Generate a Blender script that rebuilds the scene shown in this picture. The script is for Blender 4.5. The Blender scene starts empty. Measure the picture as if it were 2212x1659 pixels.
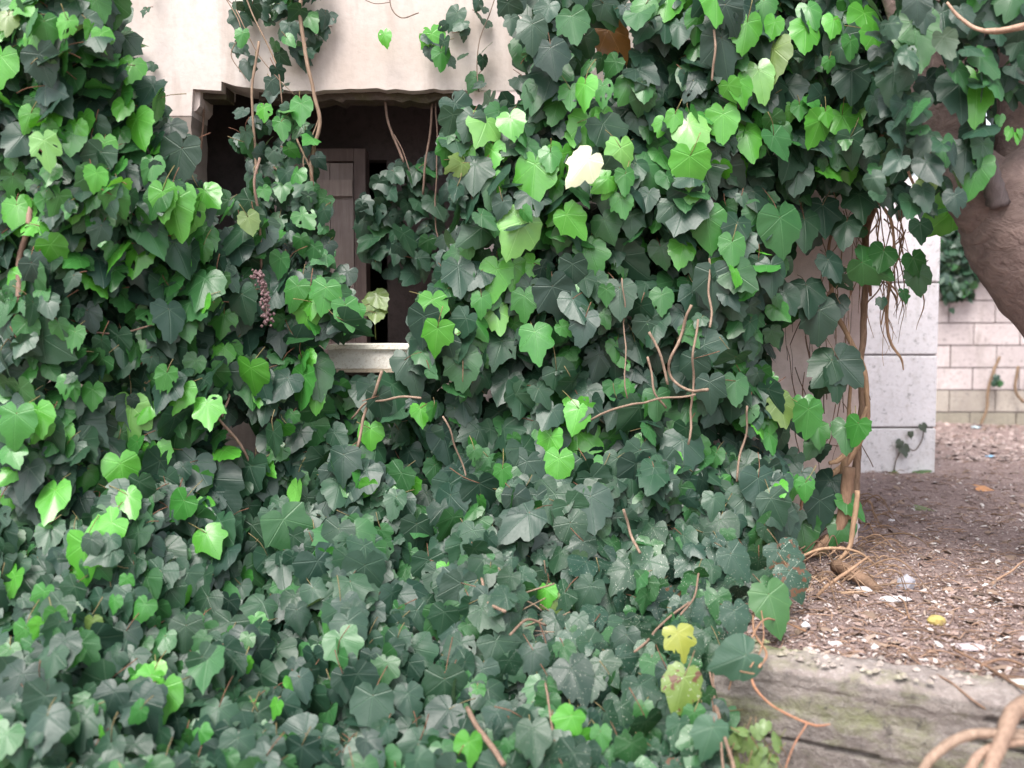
import bpy, math, random
import numpy as np
from mathutils import Vector, noise as mnoise

# ------------------------------------------------------------------ camera, sky, sun, exposure
SC = bpy.context.scene
F, CX, CY = 2100.0, 1106.0, 829.5          # focal length and centre, in units of a 2212 x 1659 frame
CAMZ, PITCH = 0.9, math.atan(129.5/2100.0)
cd = bpy.data.cameras.new('camera'); cam = bpy.data.objects.new('camera', cd)
SC.collection.objects.link(cam); SC.camera = cam
cam.location = (0, 0, CAMZ); cam.rotation_euler = (math.pi/2-PITCH, 0, 0)
cd.sensor_width = 36; cd.lens = 36*F/2212; cd.clip_start = 0.05; cd.clip_end = 1200
cd.dof.use_dof = True; cd.dof.focus_distance = 3.65; cd.dof.aperture_fstop = 1.8
SUN_EL, SUN_AZ = 58, 200                     # degrees; azimuth clockwise from +Y
w = bpy.data.worlds.new('World'); SC.world = w; w.use_nodes = True
nt = w.node_tree; nt.nodes.clear()
sky = nt.nodes.new('ShaderNodeTexSky'); sky.sky_type = 'NISHITA'; sky.sun_disc = False
sky.sun_elevation = math.radians(SUN_EL); sky.sun_rotation = math.radians(SUN_AZ)
sky.air_density = 1.0; sky.dust_density = 4.0; sky.ozone_density = 1.0
hs = nt.nodes.new('ShaderNodeHueSaturation'); hs.inputs['Saturation'].default_value = 0.38
bg = nt.nodes.new('ShaderNodeBackground'); bg.inputs['Strength'].default_value = 0.15
wo = nt.nodes.new('ShaderNodeOutputWorld')
nt.links.new(sky.outputs[0], hs.inputs['Color']); nt.links.new(hs.outputs[0], bg.inputs['Color']); nt.links.new(bg.outputs[0], wo.inputs['Surface'])
sl = bpy.data.lights.new('sun', 'SUN'); sl.energy = 1.1; sl.angle = math.radians(30); sl.color = (1, 0.95, 0.89)
so = bpy.data.objects.new('sun', sl); SC.collection.objects.link(so)
az, el = math.radians(SUN_AZ), math.radians(SUN_EL)
sd = Vector((math.sin(az)*math.cos(el), math.cos(az)*math.cos(el), math.sin(el)))
so.rotation_euler = sd.to_track_quat('Z', 'Y').to_euler(); so.location = (0, -2, 6)
SC.view_settings.view_transform = 'Standard'; SC.view_settings.look = 'None'
SC.view_settings.exposure = 1.32; SC.view_settings.gamma = 1.0
SC.cycles.max_bounces = 6

rng = np.random.default_rng(11); random.seed(11)
cp, sp_ = math.cos(PITCH), math.sin(PITCH)
def P(px, py, Y):
    """world point at depth Y under a point of the photograph (arrays welcome)"""
    dx = (np.asarray(px, float)-CX)/F; dz = -(np.asarray(py, float)-CY)/F
    yy = cp+dz*sp_; zz = dz*cp-sp_
    k = Y/yy
    return np.stack([dx*k, np.broadcast_to(np.asarray(Y, float), k.shape)+0*k, CAMZ+zz*k], -1)
def PZ(px, py, z):
    """world point on the horizontal level z"""
    dx = (px-CX)/F; dz = -(py-CY)/F
    yy = cp+dz*sp_; zz = dz*cp-sp_
    k = (z-CAMZ)/zz
    return np.array([dx*k, yy*k, z])
def sstep(a, b, x):
    t = np.clip((np.asarray(x, float)-a)/(b-a), 0, 1); return t*t*(3-2*t)

# ------------------------------------------------------------------ objects
def link(o, parent=None):
    SC.collection.objects.link(o)
    if parent is not None: o.parent = parent
    return o
def tag(o, label=None, cat=None, group=None, kind=None):
    if label: o['label'] = label
    if cat: o['category'] = cat
    if group: o['group'] = group
    if kind: o['kind'] = kind
    return o
def empty(name, loc, label, cat, group=None):
    o = bpy.data.objects.new(name, None); o.location = loc; o.empty_display_size = .1
    link(o); return tag(o, label, cat, group)

class MB:
    def __init__(s): s.v = []; s.f3 = []; s.f4 = []; s.c = []; s.l = []; s.n = 0
    def add(s, v, f4=None, f3=None, col=(1, 1, 1, 1), luv=None):
        v = np.asarray(v, float).reshape(-1, 3)
        s.v.append(v)
        if f4 is not None and len(f4): s.f4.append(np.asarray(f4, int).reshape(-1, 4)+s.n)
        if f3 is not None and len(f3): s.f3.append(np.asarray(f3, int).reshape(-1, 3)+s.n)
        c = np.asarray(col, float)
        s.c.append(np.broadcast_to(c, (len(v), 4)) if c.ndim == 1 else c)
        s.l.append(np.zeros((len(v), 3)) if luv is None else luv)
        s.n += len(v)
    def box(s, x0, x1, y0, y1, z0, z1, col=(1, 1, 1, 1)):
        v = [(x, y, z) for x in (x0, x1) for y in (y0, y1) for z in (z0, z1)]
        s.add(v, [(0, 1, 3, 2), (4, 6, 7, 5), (0, 4, 5, 1), (2, 3, 7, 6), (0, 2, 6, 4), (1, 5, 7, 3)], col=col)
    def build(s, name, mat, parent=None, loc=None, smooth=True):
        if not s.v: return None
        V = np.concatenate(s.v)
        if parent is not None and loc is None: loc = parent.location
        if loc is None: loc = (0, 0, 0)
        if loc == 'base': loc = ((V[:, 0].min()+V[:, 0].max())/2, (V[:, 1].min()+V[:, 1].max())/2, V[:, 2].min())
        V = V-np.array(loc)
        q = np.concatenate(s.f4) if s.f4 else np.zeros((0, 4), int)
        t = np.concatenate(s.f3) if s.f3 else np.zeros((0, 3), int)
        me = bpy.data.meshes.new(name)
        me.vertices.add(len(V)); me.vertices.foreach_set('co', V.astype(np.float32).ravel())
        li = np.concatenate([q.ravel(), t.ravel()]); me.loops.add(len(li)); me.loops.foreach_set('vertex_index', li.astype(np.int32))
        me.polygons.add(len(q)+len(t))
        st = np.concatenate([np.arange(len(q))*4, len(q)*4+np.arange(len(t))*3])
        me.polygons.foreach_set('loop_start', st.astype(np.int32))
        me.polygons.foreach_set('use_smooth', np.full(len(st), smooth))
        me.update(calc_edges=True); me.validate()
        a = me.attributes.new('tint', 'FLOAT_COLOR', 'POINT'); a.data.foreach_set('color', np.concatenate(s.c).astype(np.float32).ravel())
        a = me.attributes.new('luv', 'FLOAT_VECTOR', 'POINT'); a.data.foreach_set('vector', np.concatenate(s.l).astype(np.float32).ravel())
        me.materials.append(mat)
        o = bpy.data.objects.new(name, me)
        if parent is None: o.location = loc
        return link(o, parent)

def catmull(pts, n=6):
    p = np.asarray(pts, float); q = np.vstack([2*p[0]-p[1], p, 2*p[-1]-p[-2]]); out = []
    for i in range(1, len(q)-2):
        for k in range(n):
            t = k/n
            out.append(.5*((2*q[i])+(-q[i-1]+q[i+1])*t+(2*q[i-1]-5*q[i]+4*q[i+1]-q[i+2])*t*t+(-q[i-1]+3*q[i]-3*q[i+1]+q[i+2])*t**3))
    out.append(q[-2]); return np.array(out)
def tube(mb, pts, r, sides=6, n=6, col=(1, 1, 1, 1), rough=0.12, wob=0.0, ell=None):
    """pts: control points, r: radius or list of radii per control point"""
    pts = np.asarray(pts, float)
    rr = np.full(len(pts), r, float) if np.isscalar(r) else np.asarray(r, float)
    c = catmull(np.hstack([pts, rr[:, None]]), n); rad = np.maximum(c[:, 3], 1e-4); c = c[:, :3]
    if wob:
        for i in range(len(c)):
            c[i] += np.array(mnoise.noise_vector(Vector(c[i]*9)))*wob
    m = len(c); T = np.gradient(c, axis=0); T /= np.linalg.norm(T, axis=1)[:, None]+1e-9
    up = np.array([0.3, 0.1, 1.0]) if abs(T[0, 2]) < .8 else np.array([1.0, 0.2, 0]); V = []
    a = np.arange(sides)*2*math.pi/sides
    for i in range(m):
        x = np.cross(up, T[i]); x /= np.linalg.norm(x)+1e-9; y = np.cross(T[i], x); up = y
        rj = rad[i]*(1+rough*(rng.random(sides)-.5)*2)
        V.append(c[i]+np.outer(np.cos(a)*rj, x)+np.outer(np.sin(a)*rj, y))
    V = np.concatenate(V); f = []
    for i in range(m-1):
        for k in range(sides):
            k2 = (k+1) % sides; f.append((i*sides+k, i*sides+k2, (i+1)*sides+k2, (i+1)*sides+k))
    V = np.vstack([V, c[0], c[-1]]); t = []
    for k in range(sides):
        k2 = (k+1) % sides; t += [(m*sides, k2, k), (m*sides+1, (m-1)*sides+k, (m-1)*sides+k2)]
    luv = np.zeros((len(V), 3)); luv[:m*sides, 0] = np.tile(a, m); luv[:m*sides, 1] = np.repeat(np.arange(m)/m, sides)
    mb.add(V, f, t, col=col, luv=luv)

# ------------------------------------------------------------------ materials
class N:
    def __init__(s, name):
        s.m = bpy.data.materials.new(name); s.m.use_nodes = True; s.t = s.m.node_tree; s.t.nodes.clear()
        s.out = s.n('ShaderNodeOutputMaterial'); s.b = s.n('ShaderNodeBsdfPrincipled')
        s.l(s.b.outputs[0], s.out.inputs['Surface'])
    def n(s, k, **kw):
        x = s.t.nodes.new(k)
        for a, b in kw.items(): setattr(x, a, b)
        return x
    def l(s, a, b): s.t.links.new(a, b)
    def set(s, sock, v):
        if hasattr(v, 'is_linked') or hasattr(v, 'links'): s.l(v, sock)
        else: sock.default_value = v
    def math(s, op, a, b=None, c=None, clamp=False):
        x = s.n('ShaderNodeMath', operation=op); x.use_clamp = clamp; s.set(x.inputs[0], a)
        if b is not None: s.set(x.inputs[1], b)
        if c is not None: s.set(x.inputs[2], c)
        return x.outputs[0]
    def mix(s, f, a, b, mode='MIX'):
        x = s.n('ShaderNodeMix', data_type='RGBA', blend_type=mode); s.set(x.inputs[0], f)
        for i, v in ((6, a), (7, b)):
            s.set(x.inputs[i], v if not isinstance(v, tuple) or len(v) == 4 else v+(1,))
        return x.outputs[2]
    def noise(s, scale, detail=4, rough=.55, vec=None, out=0, dist=0):
        x = s.n('ShaderNodeTexNoise'); x.inputs['Scale'].default_value = scale; x.inputs['Detail'].default_value = detail
        x.inputs['Roughness'].default_value = rough; x.inputs['Distortion'].default_value = dist
        if vec is None: vec = s.pos()
        s.l(vec, x.inputs['Vector']); return x.outputs[out]
    def pos(s):
        if not hasattr(s, '_p'): s._p = s.n('ShaderNodeTexCoord').outputs['Object']
        return s._p
    def scaled(s, v):
        x = s.n('ShaderNodeMapping'); s.l(s.pos(), x.inputs['Vector']); x.inputs['Scale'].default_value = v; return x.outputs[0]
    def ramp(s, f, stops):
        x = s.n('ShaderNodeValToRGB'); s.l(f, x.inputs[0]); e = x.color_ramp.elements
        while len(e) < len(stops): e.new(.5)
        for i, (p, c) in enumerate(stops):
            e[i].position = p; e[i].color = (c, c, c, 1) if np.isscalar(c) else (*c, 1)[:4]
        return x.outputs[0]
    def attr(s, name, out='Color'): return s.n('ShaderNodeAttribute', attribute_name=name).outputs[out]
    def bump(s, h, strength=.4, dist=.01):
        x = s.n('ShaderNodeBump'); x.inputs['Strength'].default_value = strength; x.inputs['Distance'].default_value = dist
        s.l(h, x.inputs['Height']); s.l(x.outputs[0], s.b.inputs['Normal']); return x
    def done(s, col, rough=.8, spec=.3):
        s.set(s.b.inputs['Base Color'], col if not isinstance(col, tuple) else (*col, 1)[:4]); s.set(s.b.inputs['Roughness'], rough)
        s.b.inputs['Specular IOR Level'].default_value = spec; return s.m

def leaf_material():
    m = N('ivy_leaf'); sep = m.n('ShaderNodeSeparateXYZ'); m.l(m.attr('luv', 'Vector'), sep.inputs[0])
    u, v, rnd = sep.outputs
    au = m.math('ABSOLUTE', u)
    th = m.math('ARCTAN2', au, v)
    r = m.math('SQRT', m.math('ADD', m.math('MULTIPLY', u, u), m.math('MULTIPLY', v, v)))
    d = None
    for a in (0, .9, 1.95):
        k = m.math('MULTIPLY', m.math('ABSOLUTE', m.math('SUBTRACT', th, a)), r)
        d = k if d is None else m.math('MINIMUM', d, k)
    vein = m.math('SUBTRACT', 1.0, m.math('DIVIDE', d, m.math('SUBTRACT', .024, m.math('MULTIPLY', r, .015))), clamp=True)
    # fine side veins
    s2 = m.math('SINE', m.math('MULTIPLY', m.math('SUBTRACT', v, m.math('MULTIPLY', au, .8)), 30.0))
    side = m.math('POWER', m.math('ABSOLUTE', s2), 6.0)
    tint = m.attr('tint'); al = m.attr('tint', 'Alpha')
    n1 = m.noise(26, 3); n2 = m.noise(120, 3, .6)
    base = m.mix(m.ramp(n1, [(.3, .0), (.7, .45)]), tint, m.mix(1.0, tint, (1.45, 1.3, 1.25, 1), 'MULTIPLY'))
    veinc = m.mix(1.0, tint, (1.9, 1.7, 1.7, 1), 'MULTIPLY')
    veinc = m.mix(.10, veinc, (.5, .62, .45, 1))
    base = m.mix(m.math('MULTIPLY', vein, .5), base, veinc)
    # pale flecks and feeding marks on some leaves
    vo = m.n('ShaderNodeTexVoronoi'); vo.inputs['Scale'].default_value = 150; m.l(m.pos(), vo.inputs['Vector'])
    fl = m.math('MULTIPLY', m.math('LESS_THAN', vo.outputs['Distance'], .22), m.math('GREATER_THAN', n2, .53))
    fl = m.math('MULTIPLY', fl, al)
    base = m.mix(fl, base, (.5, .52, .44, 1))
    base = m.mix(m.math('MULTIPLY', m.math('GREATER_THAN', al, .97), m.math('GREATER_THAN', m.noise(34, 3, .6), .58)), base, (.13, .06, .03, 1))
    geo = m.n('ShaderNodeNewGeometry')
    base = m.mix(m.math('MULTIPLY', geo.outputs['Backfacing'], .5), base, m.mix(.35, m.mix(1.0, tint, (2.0, 1.7, 1.7, 1), 'MULTIPLY'), (.28, .36, .2, 1)))
    h = m.math('ADD', m.math('MULTIPLY', vein, -.9), m.math('MULTIPLY', side, -.08)); h = m.math('ADD', h, m.math('MULTIPLY', n1, .8))
    m.bump(h, .4, .004)
    m.done(base, m.math('ADD', .33, m.math('MULTIPLY', n2, .22)), .55)
    sg = m.n('ShaderNodeSeparateColor'); m.l(tint, sg.inputs[0]); m.l(m.math('MULTIPLY', sg.outputs[1], 1.5, clamp=True), m.b.inputs['Coat Weight']); m.b.inputs['Coat Roughness'].default_value = .16
    tr = m.n('ShaderNodeBsdfTranslucent'); m.l(m.mix(1.0, base, (1.5, 1.5, .6, 1), 'MULTIPLY'), tr.inputs[0])
    ms = m.n('ShaderNodeMixShader'); ms.inputs[0].default_value = .2
    m.l(m.b.outputs[0], ms.inputs[1]); m.l(tr.outputs[0], ms.inputs[2]); m.l(ms.outputs[0], m.out.inputs['Surface'])
    return m.m
def bark_material(name, c1, c2, sc=40, st=(1, 1, .25), bump=.5, tint=False, dist=.006):
    m = N(name); v = m.scaled(st); n = m.noise(sc, 5, .65, v, dist=.5); n2 = m.noise(6, 3)
    c = m.mix(m.ramp(n, [(.3, 0.), (.7, 1.)]), c1, c2); c = m.mix(m.ramp(n2, [(.35, 0.), (.7, .5)]), c, (c1[0]*.6, c1[1]*.62, c1[2]*.6))
    if tint: c = m.mix(1.0, c, m.attr('tint'), 'MULTIPLY')
    m.bump(n, bump, dist); return m.done(c, .8, .3)
LEAF = leaf_material()
STEM = bark_material('vine_bark', (.17, .125, .095), (.33, .255, .20), 90, tint=True)
TRUNK = bark_material('smooth_tree_bark', (.15, .105, .097), (.31, .225, .20), 12, (1, 1, 1.5), .7, dist=.03)
WOOD = bark_material('old_door_wood', (.40, .31, .295), (.58, .48, .455), 26, (3, 1, .2), .5, tint=True, dist=.004)
def plaster():
    m = N('worn_plaster'); big = m.noise(1.1, 5, .6); fine = m.noise(34, 5, .65); st = m.noise(5, 4, .6, m.scaled((2.2, 1, .35)))
    c = m.mix(m.ramp(big, [(.38, 0.), (.68, 1.)]), (.66, .60, .565), (.52, .44, .39))
    c = m.mix(m.ramp(st, [(.52, 0.), (.75, .55)]), c, (.36, .28, .235))
    c = m.mix(m.ramp(fine, [(.35, .25), (.55, 0.)]), c, (.40, .34, .30))
    c = m.mix(1.0, c, m.attr('tint'), 'MULTIPLY')
    m.bump(m.math('ADD', fine, m.math('MULTIPLY', big, 1.2)), .35, .006); return m.done(c, .9, .2)
PLASTER = plaster()
def rawc(name, c1, c2, c3, sc=9, green=None, bump=.6, pits=False):
    m = N(name); a = m.noise(sc, 6, .65); b = m.noise(sc*9, 5, .7); d = m.noise(2.2, 3, .6)
    c = m.mix(m.ramp(a, [(.35, 0.), (.65, 1.)]), c1, c2); c = m.mix(m.ramp(b, [(.5, 0.), (.72, .8)]), c, c3)
    if green: c = m.mix(m.ramp(m.noise(3.2, 5, .7, m.scaled((1, 1, 2.2))), [(.47, 0.), (.66, .75)]), c, green)
    c = m.mix(1.0, c, m.attr('tint'), 'MULTIPLY')
    if green or pits:
        q = m.noise(27, 4, .75); c = m.mix(m.ramp(q, [(.56, 0.), (.68, .75)]), c, (c1[0]*.38, c1[1]*.38, c1[2]*.38))
        w2 = m.noise(4.5, 4, .7, m.scaled((1.5, 1, .5))); c = m.mix(m.ramp(w2, [(.54, 0.), (.70, .4 if pits else .65)]), c, (c1[0]*.5, c1[1]*.48, c1[2]*.42))
    m.bump(m.math('ADD', m.math('MULTIPLY', a, .6), b), bump, .012); return m.done(c, .92, .2)
CONC = rawc('old_concrete', (.15, .13, .12), (.25, .22, .20), (.36, .33, .31), 6, (.15, .175, .065), bump=1.0)
PILLAR = rawc('whitewashed_block', (.74, .73, .75), (.84, .83, .85), (.60, .57, .56), 3.5, bump=.3, pits=True)
BLOCK = rawc('painted_block', (.52, .465, .465), (.61, .555, .55), (.42, .36, .35), 5, bump=.5, pits=True)
DARKROOM = rawc('dark_room_plaster', (.085, .07, .07), (.12, .095, .095), (.06, .05, .05), 3, bump=.3)  # one very dark plaster colour for the room and inner wall
PAINT = rawc('peeling_white_paint', (.86, .83, .76), (.90, .87, .80), (.55, .48, .38), 12, bump=.3)
STONE = rawc('pale_stone', (.30, .29, .30), (.42, .41, .43), (.55, .54, .55), 40, bump=.4)
def dirt():
    m = N('dry_dirt'); a = m.noise(3.5, 6, .65); b = m.noise(45, 6, .75); c_ = m.noise(160, 4, .8)
    c = m.mix(m.ramp(a, [(.35, 0.), (.68, 1.)]), (.17, .118, .108), (.29, .215, .198))
    c = m.mix(m.ramp(b, [(.45, 0.), (.62, .75)]), c, (.38, .295, .275))
    c = m.mix(m.ramp(c_, [(.58, 0.), (.68, .8)]), c, (.58, .50, .48))
    c = m.mix(m.ramp(b, [(.25, .6), (.40, 0.)]), c, (.08, .055, .05))
    c = m.mix(1.0, c, m.attr('tint'), 'MULTIPLY')
    m.bump(m.math('ADD', b, m.math('MULTIPLY', c_, .5)), .8, .012); return m.done(c, .95, .15)
DIRT = dirt()
def litterm():
    m = N('litter'); return m.done(m.mix(m.ramp(m.noise(200, 3), [(.3, 0.), (.7, .35)]), m.attr('tint'), (.2, .14, .11)), .75, .3)
LITTER = litterm()

# ------------------------------------------------------------------ ground
RA = np.array([0.66, 2.55]); RD = np.array([.894, -.448]); RN = np.array([-.448, -.894])
def rline(X, Y):
    return (X-RA[0])*RD[0]+(Y-RA[1])*RD[1], (X-RA[0])*RN[0]+(Y-RA[1])*RN[1]
def vnoise(X, Y, s):
    return np.array([mnoise.noise(Vector((x*s, y*s, 3.3))) for x, y in zip(np.ravel(X), np.ravel(Y))]).reshape(np.shape(X))
def terrain(X, Y):
    X = np.asarray(X, float); Y = np.asarray(Y, float)
    t, s = rline(X, Y)
    wdt = .04+.9*sstep(.58, .95, t)
    up = -.62*sstep(-.10, -.10+wdt, s)-.25*sstep(-.06, -.10+wdt*.5, s)*sstep(.58, .75, t)*.3
    mound = np.clip(.16+(Y-3.45)*.47-.02, -.62, .2)
    k = sstep(.95, .40, X)
    near = sstep(6, 4.2, Y)
    z = up*(1-k)+mound*k*near+(1-near)*k*up
    return z
def axis(a, b, fine, far):
    c = np.arange(a, b, fine); g = [fine]; 
    while sum(g) < far: g.append(g[-1]*1.5)
    e = np.cumsum(g[1:]); return np.concatenate([a-e[::-1], c, c[-1]+e])
gx, gy = axis(-2.4, 3.4, .045, 380), axis(.6, 9.3, .045, 380)
GX, GY = np.meshgrid(gx, gy)
inner = sstep(-30, -3, -np.abs(GX))*sstep(-40, -12, -np.abs(GY))
GZ = terrain(np.clip(GX, -6, 7), GY)
GZ = GZ+inner*(.03*vnoise(GX, GY, 1.5)+.014*vnoise(GX, GY, 7)+.007*vnoise(GX, GY, 22))
def ground_z(x, y):
    return float(terrain(x, y))+.03*mnoise.noise(Vector((x*1.5, y*1.5, 3.3)))+.014*mnoise.noise(Vector((x*7, y*7, 3.3)))+.007*mnoise.noise(Vector((x*22, y*22, 3.3)))
mb = MB(); nx, ny = len(gx), len(gy); I = np.arange(nx*ny).reshape(ny, nx)
f = np.stack([I[:-1, :-1], I[:-1, 1:], I[1:, 1:], I[1:, :-1]], -1).reshape(-1, 4)
mb.add(np.stack([GX, GY, GZ], -1).reshape(-1, 3), f)
tag(mb.build('ground', DIRT), kind='structure')

# ------------------------------------------------------------------ building
YW = 3.9
def wx(px, Y=YW): return (px-CX)/F*Y*1.0
def wz(py, Y=YW): return float(P(CX, py, Y)[2])
bld = empty('abandoned_building', (0, YW, 0), 'abandoned plastered building with a broken window opening, overgrown with ivy', 'building')
def ragged(pts, amp, step=.03):
    out = []
    for a, b in zip(pts[:-1], pts[1:]):
        a, b = np.array(a, float), np.array(b, float); n = max(1, int(np.linalg.norm(b-a)/step))
        for k in range(n):
            p = a+(b-a)*k/n
            if k: p = p+rng.normal(0, amp, 2)
            out.append(p)
    out.append(np.array(pts[-1], float)); return out
def slab(mb, outline, y0, y1, col=(1, 1, 1, 1)):
    """a polygon in the x-z plane given thickness"""
    from mathutils.geometry import tessellate_polygon
    o = [tuple(p) for p in outline]; n = len(o)
    v = [(p[0], y0, p[1]) for p in o]+[(p[0], y1, p[1]) for p in o]
    t = tessellate_polygon([[Vector((p[0], p[1], 0)) for p in o]])
    f3 = [tuple(a) for a in t]+[tuple(i+n for i in a[::-1]) for a in t]
    mb.add(v, [(i, (i+1) % n, (i+1) % n+n, i+n) for i in range(n)], f3, col=col)
XL, XR, ZT = -4.2, wx(1862), 2.95
ox0, ox1, oz0, oz1 = wx(428), wx(1015), wz(775), wz(192)
# wall above the opening, with its broken lower edge
low = [(wx(424), wz(250)), (wx(428), wz(192)), (wx(488), wz(196)), (wx(489), wz(176)), (wx(520), wz(186)), (wx(600), wz(196))]
low2 = ragged([(wx(600), wz(196)), (wx(720), wz(194)), (wx(800), wz(191)), (wx(860), wz(192)), (wx(890), wz(196)), (wx(940), wz(191)), (wx(1015), wz(196))], .0035, .03)
mb = MB()
slab(mb, low+low2[1:]+[(XR, wz(196)), (XR, ZT), (XL, ZT), (XL, wz(250))], YW, YW+.2)
mb.build('upper_wall', PLASTER, bld, smooth=False)
mb = MB(); slab(mb, ragged([(wx(424), wz(250)), (ox0-.015, wz(420)), (ox0, oz0)], .004, .04)+[(ox0, -.9), (XL, -.9), (XL, wz(250))], YW+.002, YW+.198, (.42, .40, .38, 1))  # left of and below the opening: tint darkened, painted shade behind ivy gaps
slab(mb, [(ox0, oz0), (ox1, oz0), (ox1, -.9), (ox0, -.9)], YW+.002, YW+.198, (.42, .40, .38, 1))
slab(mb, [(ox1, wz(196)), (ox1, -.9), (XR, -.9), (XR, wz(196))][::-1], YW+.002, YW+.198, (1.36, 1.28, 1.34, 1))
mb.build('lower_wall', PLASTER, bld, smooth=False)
# chipped underside strip of the lintel, recessed
mb = MB()
pr = ragged([(wx(560), wz(212)), (wx(700), wz(210)), (wx(850), wz(208)), (wx(905), wz(214)), (wx(960), wz(206)), (wx(1030), wz(212))], .005, .03)
slab(mb, pr+[(wx(1030), wz(180)), (wx(560), wz(180))], YW+.06, YW+.17, (.55, .48, .42, 1))
slab(mb, [(wx(425), wz(205)), (wx(490), wz(207)), (wx(490), wz(180)), (wx(425), wz(180))], YW+.06, YW+.17, (.6, .55, .5, 1))
mb.build('lintel', CONC, bld, smooth=False)
# side reveal
mb = MB(); slab(mb, [(wx(417), wz(186)), (wx(440), wz(186)), (wx(438), wz(225)), (wx(430), wz(236)), (wx(417), wz(240))], YW+.025, YW+.19, (1, .97, .97, 1)); mb.build('reveal', PLASTER, bld, smooth=False)
# dark room behind
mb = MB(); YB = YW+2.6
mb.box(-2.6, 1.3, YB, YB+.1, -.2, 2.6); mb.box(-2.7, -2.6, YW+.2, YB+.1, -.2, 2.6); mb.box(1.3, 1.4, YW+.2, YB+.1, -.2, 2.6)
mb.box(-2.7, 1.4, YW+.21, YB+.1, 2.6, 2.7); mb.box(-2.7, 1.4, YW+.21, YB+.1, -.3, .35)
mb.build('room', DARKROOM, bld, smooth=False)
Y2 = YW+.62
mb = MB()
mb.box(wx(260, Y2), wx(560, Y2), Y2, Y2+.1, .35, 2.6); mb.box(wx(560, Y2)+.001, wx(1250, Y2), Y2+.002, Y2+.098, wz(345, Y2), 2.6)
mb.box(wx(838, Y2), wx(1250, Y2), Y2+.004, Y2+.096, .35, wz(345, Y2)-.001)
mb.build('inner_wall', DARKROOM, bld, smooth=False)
# inner door with boards and frame
dr = MB(); Y3 = Y2-.09
x0, x1, z0, z1 = wx(566, Y3), wx(768, Y3), .352, wz(352, Y3)
nb = 4
for i in range(nb):
    a = x0+(x1-x0)*i/nb; b = x0+(x1-x0)*(i+1)/nb-.003
    c = (1.05-.1*(i % 2),)*3+(1,)
    dr.box(a, b, Y3+.002*(i % 2), Y3+.03, z0, z1, c)
for zz in (z1-.09, z1-.72):
    dr.box(x0+.01, x1-.005, Y3-.022, Y3-.001, zz-.06, zz+.012, (1.1, 1.08, 1.05, 1))
d = dr.build('door', WOOD, bld, smooth=False)
mb = MB(); tube(mb, [P(735, 588, Y3-.025), P(735, 588, Y3-.05), P(737, 592, Y3-.07)], [.012, .012, .018], 8, 3, col=(.2, .2, .2, 1)); mb.build('handle', WOOD, d)
mb = MB(); mb.box(x1+.004, x1+.055, Y3-.02, Y2+.02, .352, z1+.06, (.45, .42, .42, 1)); mb.box(x0-.06, x1+.002, Y3-.02, Y2+.02, z1+.006, z1+.06, (.5, .46, .46, 1)); mb.build('door_frame', WOOD, bld, smooth=False)
# crates / shelf board inside, sill
mb = MB(); mb.box(wx(600), wx(1000), YW+.21, YW+.6, wz(745)-.06, wz(745)-.02, (.7, .65, .65, 1)); mb.build('inner_shelf', WOOD, bld, smooth=False)
mb = MB(); zt = wz(748, YW-.2)
mb.box(wx(709, YW-.2), wx(885, YW-.2), YW-.20, YW+.12, zt-.085, zt-.012); mb.box(wx(705, YW-.2), wx(890, YW-.2), YW-.215, YW+.1, zt-.011, zt+.006, (1.05, 1.04, 1, 1)); mb.box(wx(706, YW-.2), wx(886, YW-.2), YW-.208, YW-.05, zt-.099, zt-.087, (.7, .6, .5, 1))
mb.build('sill', PAINT, bld, smooth=False)
# body of the house behind and flat roof
mb = MB(); mb.box(XL-.15, XR+.12, YW-.12, YW+3.6, ZT+.001, ZT+.14, (.9, .9, .9, 1)); mb.build('roof', PLASTER, bld, smooth=False)
mb = MB(); mb.box(XR-.18, XR-.002, YW+.199, YW+3.4, -.3, ZT-.001, (.8, .74, .74, 1)); mb.box(XL, XL+.18, YW+.199, YW+3.4, -.9, ZT-.001); mb.box(XL+.181, XR-.181, YW+3.2, YW+3.4, -.3, ZT-.001)
mb.build('side_wall', PLASTER, bld, smooth=False)

# ------------------------------------------------------------------ white pillar right of the house, grey post behind
Yp = 5.9
pl = empty('block_pillar', (float(P(1940, 1020, Yp)[0]), Yp, 0), 'white painted pillar of three square concrete blocks beside the house corner', 'pillar')
xa, xb = float(P(1852, 900, Yp)[0]), float(P(2022, 900, Yp)[0])
zs = [-.06, float(P(1900, 924, Yp)[2]), float(P(1900, 767, Yp)[2]), float(P(1900, 610, Yp)[2]), float(P(1900, 380, Yp)[2])]
for i in range(4):
    mb = MB(); g = .0055
    xs = np.linspace(xa, xb, 9); zz = np.linspace(zs[i]+g, zs[i+1]-g, 9)
    mb.box(xa+rng.uniform(-.003, .003), xb+rng.uniform(-.003, .003), Yp+rng.uniform(0, .004), Yp+.3, zs[i]+g, zs[i+1]-g, (1, .98, 1, 1) if i else (.93, .92, .93, 1))
    o = mb.build('block', PILLAR, pl, smooth=False); bv = o.modifiers.new('b', 'BEVEL'); bv.width = .006; bv.segments = 2
mb = MB(); mb.box(xa+.01, xb-.01, Yp+.012, Yp+.29, -.06, zs[-1]-.01, (.22, .2, .19, 1)); mb.build('mortar', PILLAR, pl, smooth=False)
mb = MB()
slab(mb, ragged([(xb-.02, -.08), (xb+.05, -.08), (xb+.052, .3), (xb+.05, .62)], .003, .06)+[(xb+.03, .64), (xb-.02, .64)], Yp+.31, Yp+.55, (.85, .85, .88, 1))
o = mb.build('concrete_post', STONE, loc='base', smooth=False); tag(o, 'short weathered grey post behind the right edge of the white pillar', 'post')

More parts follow.
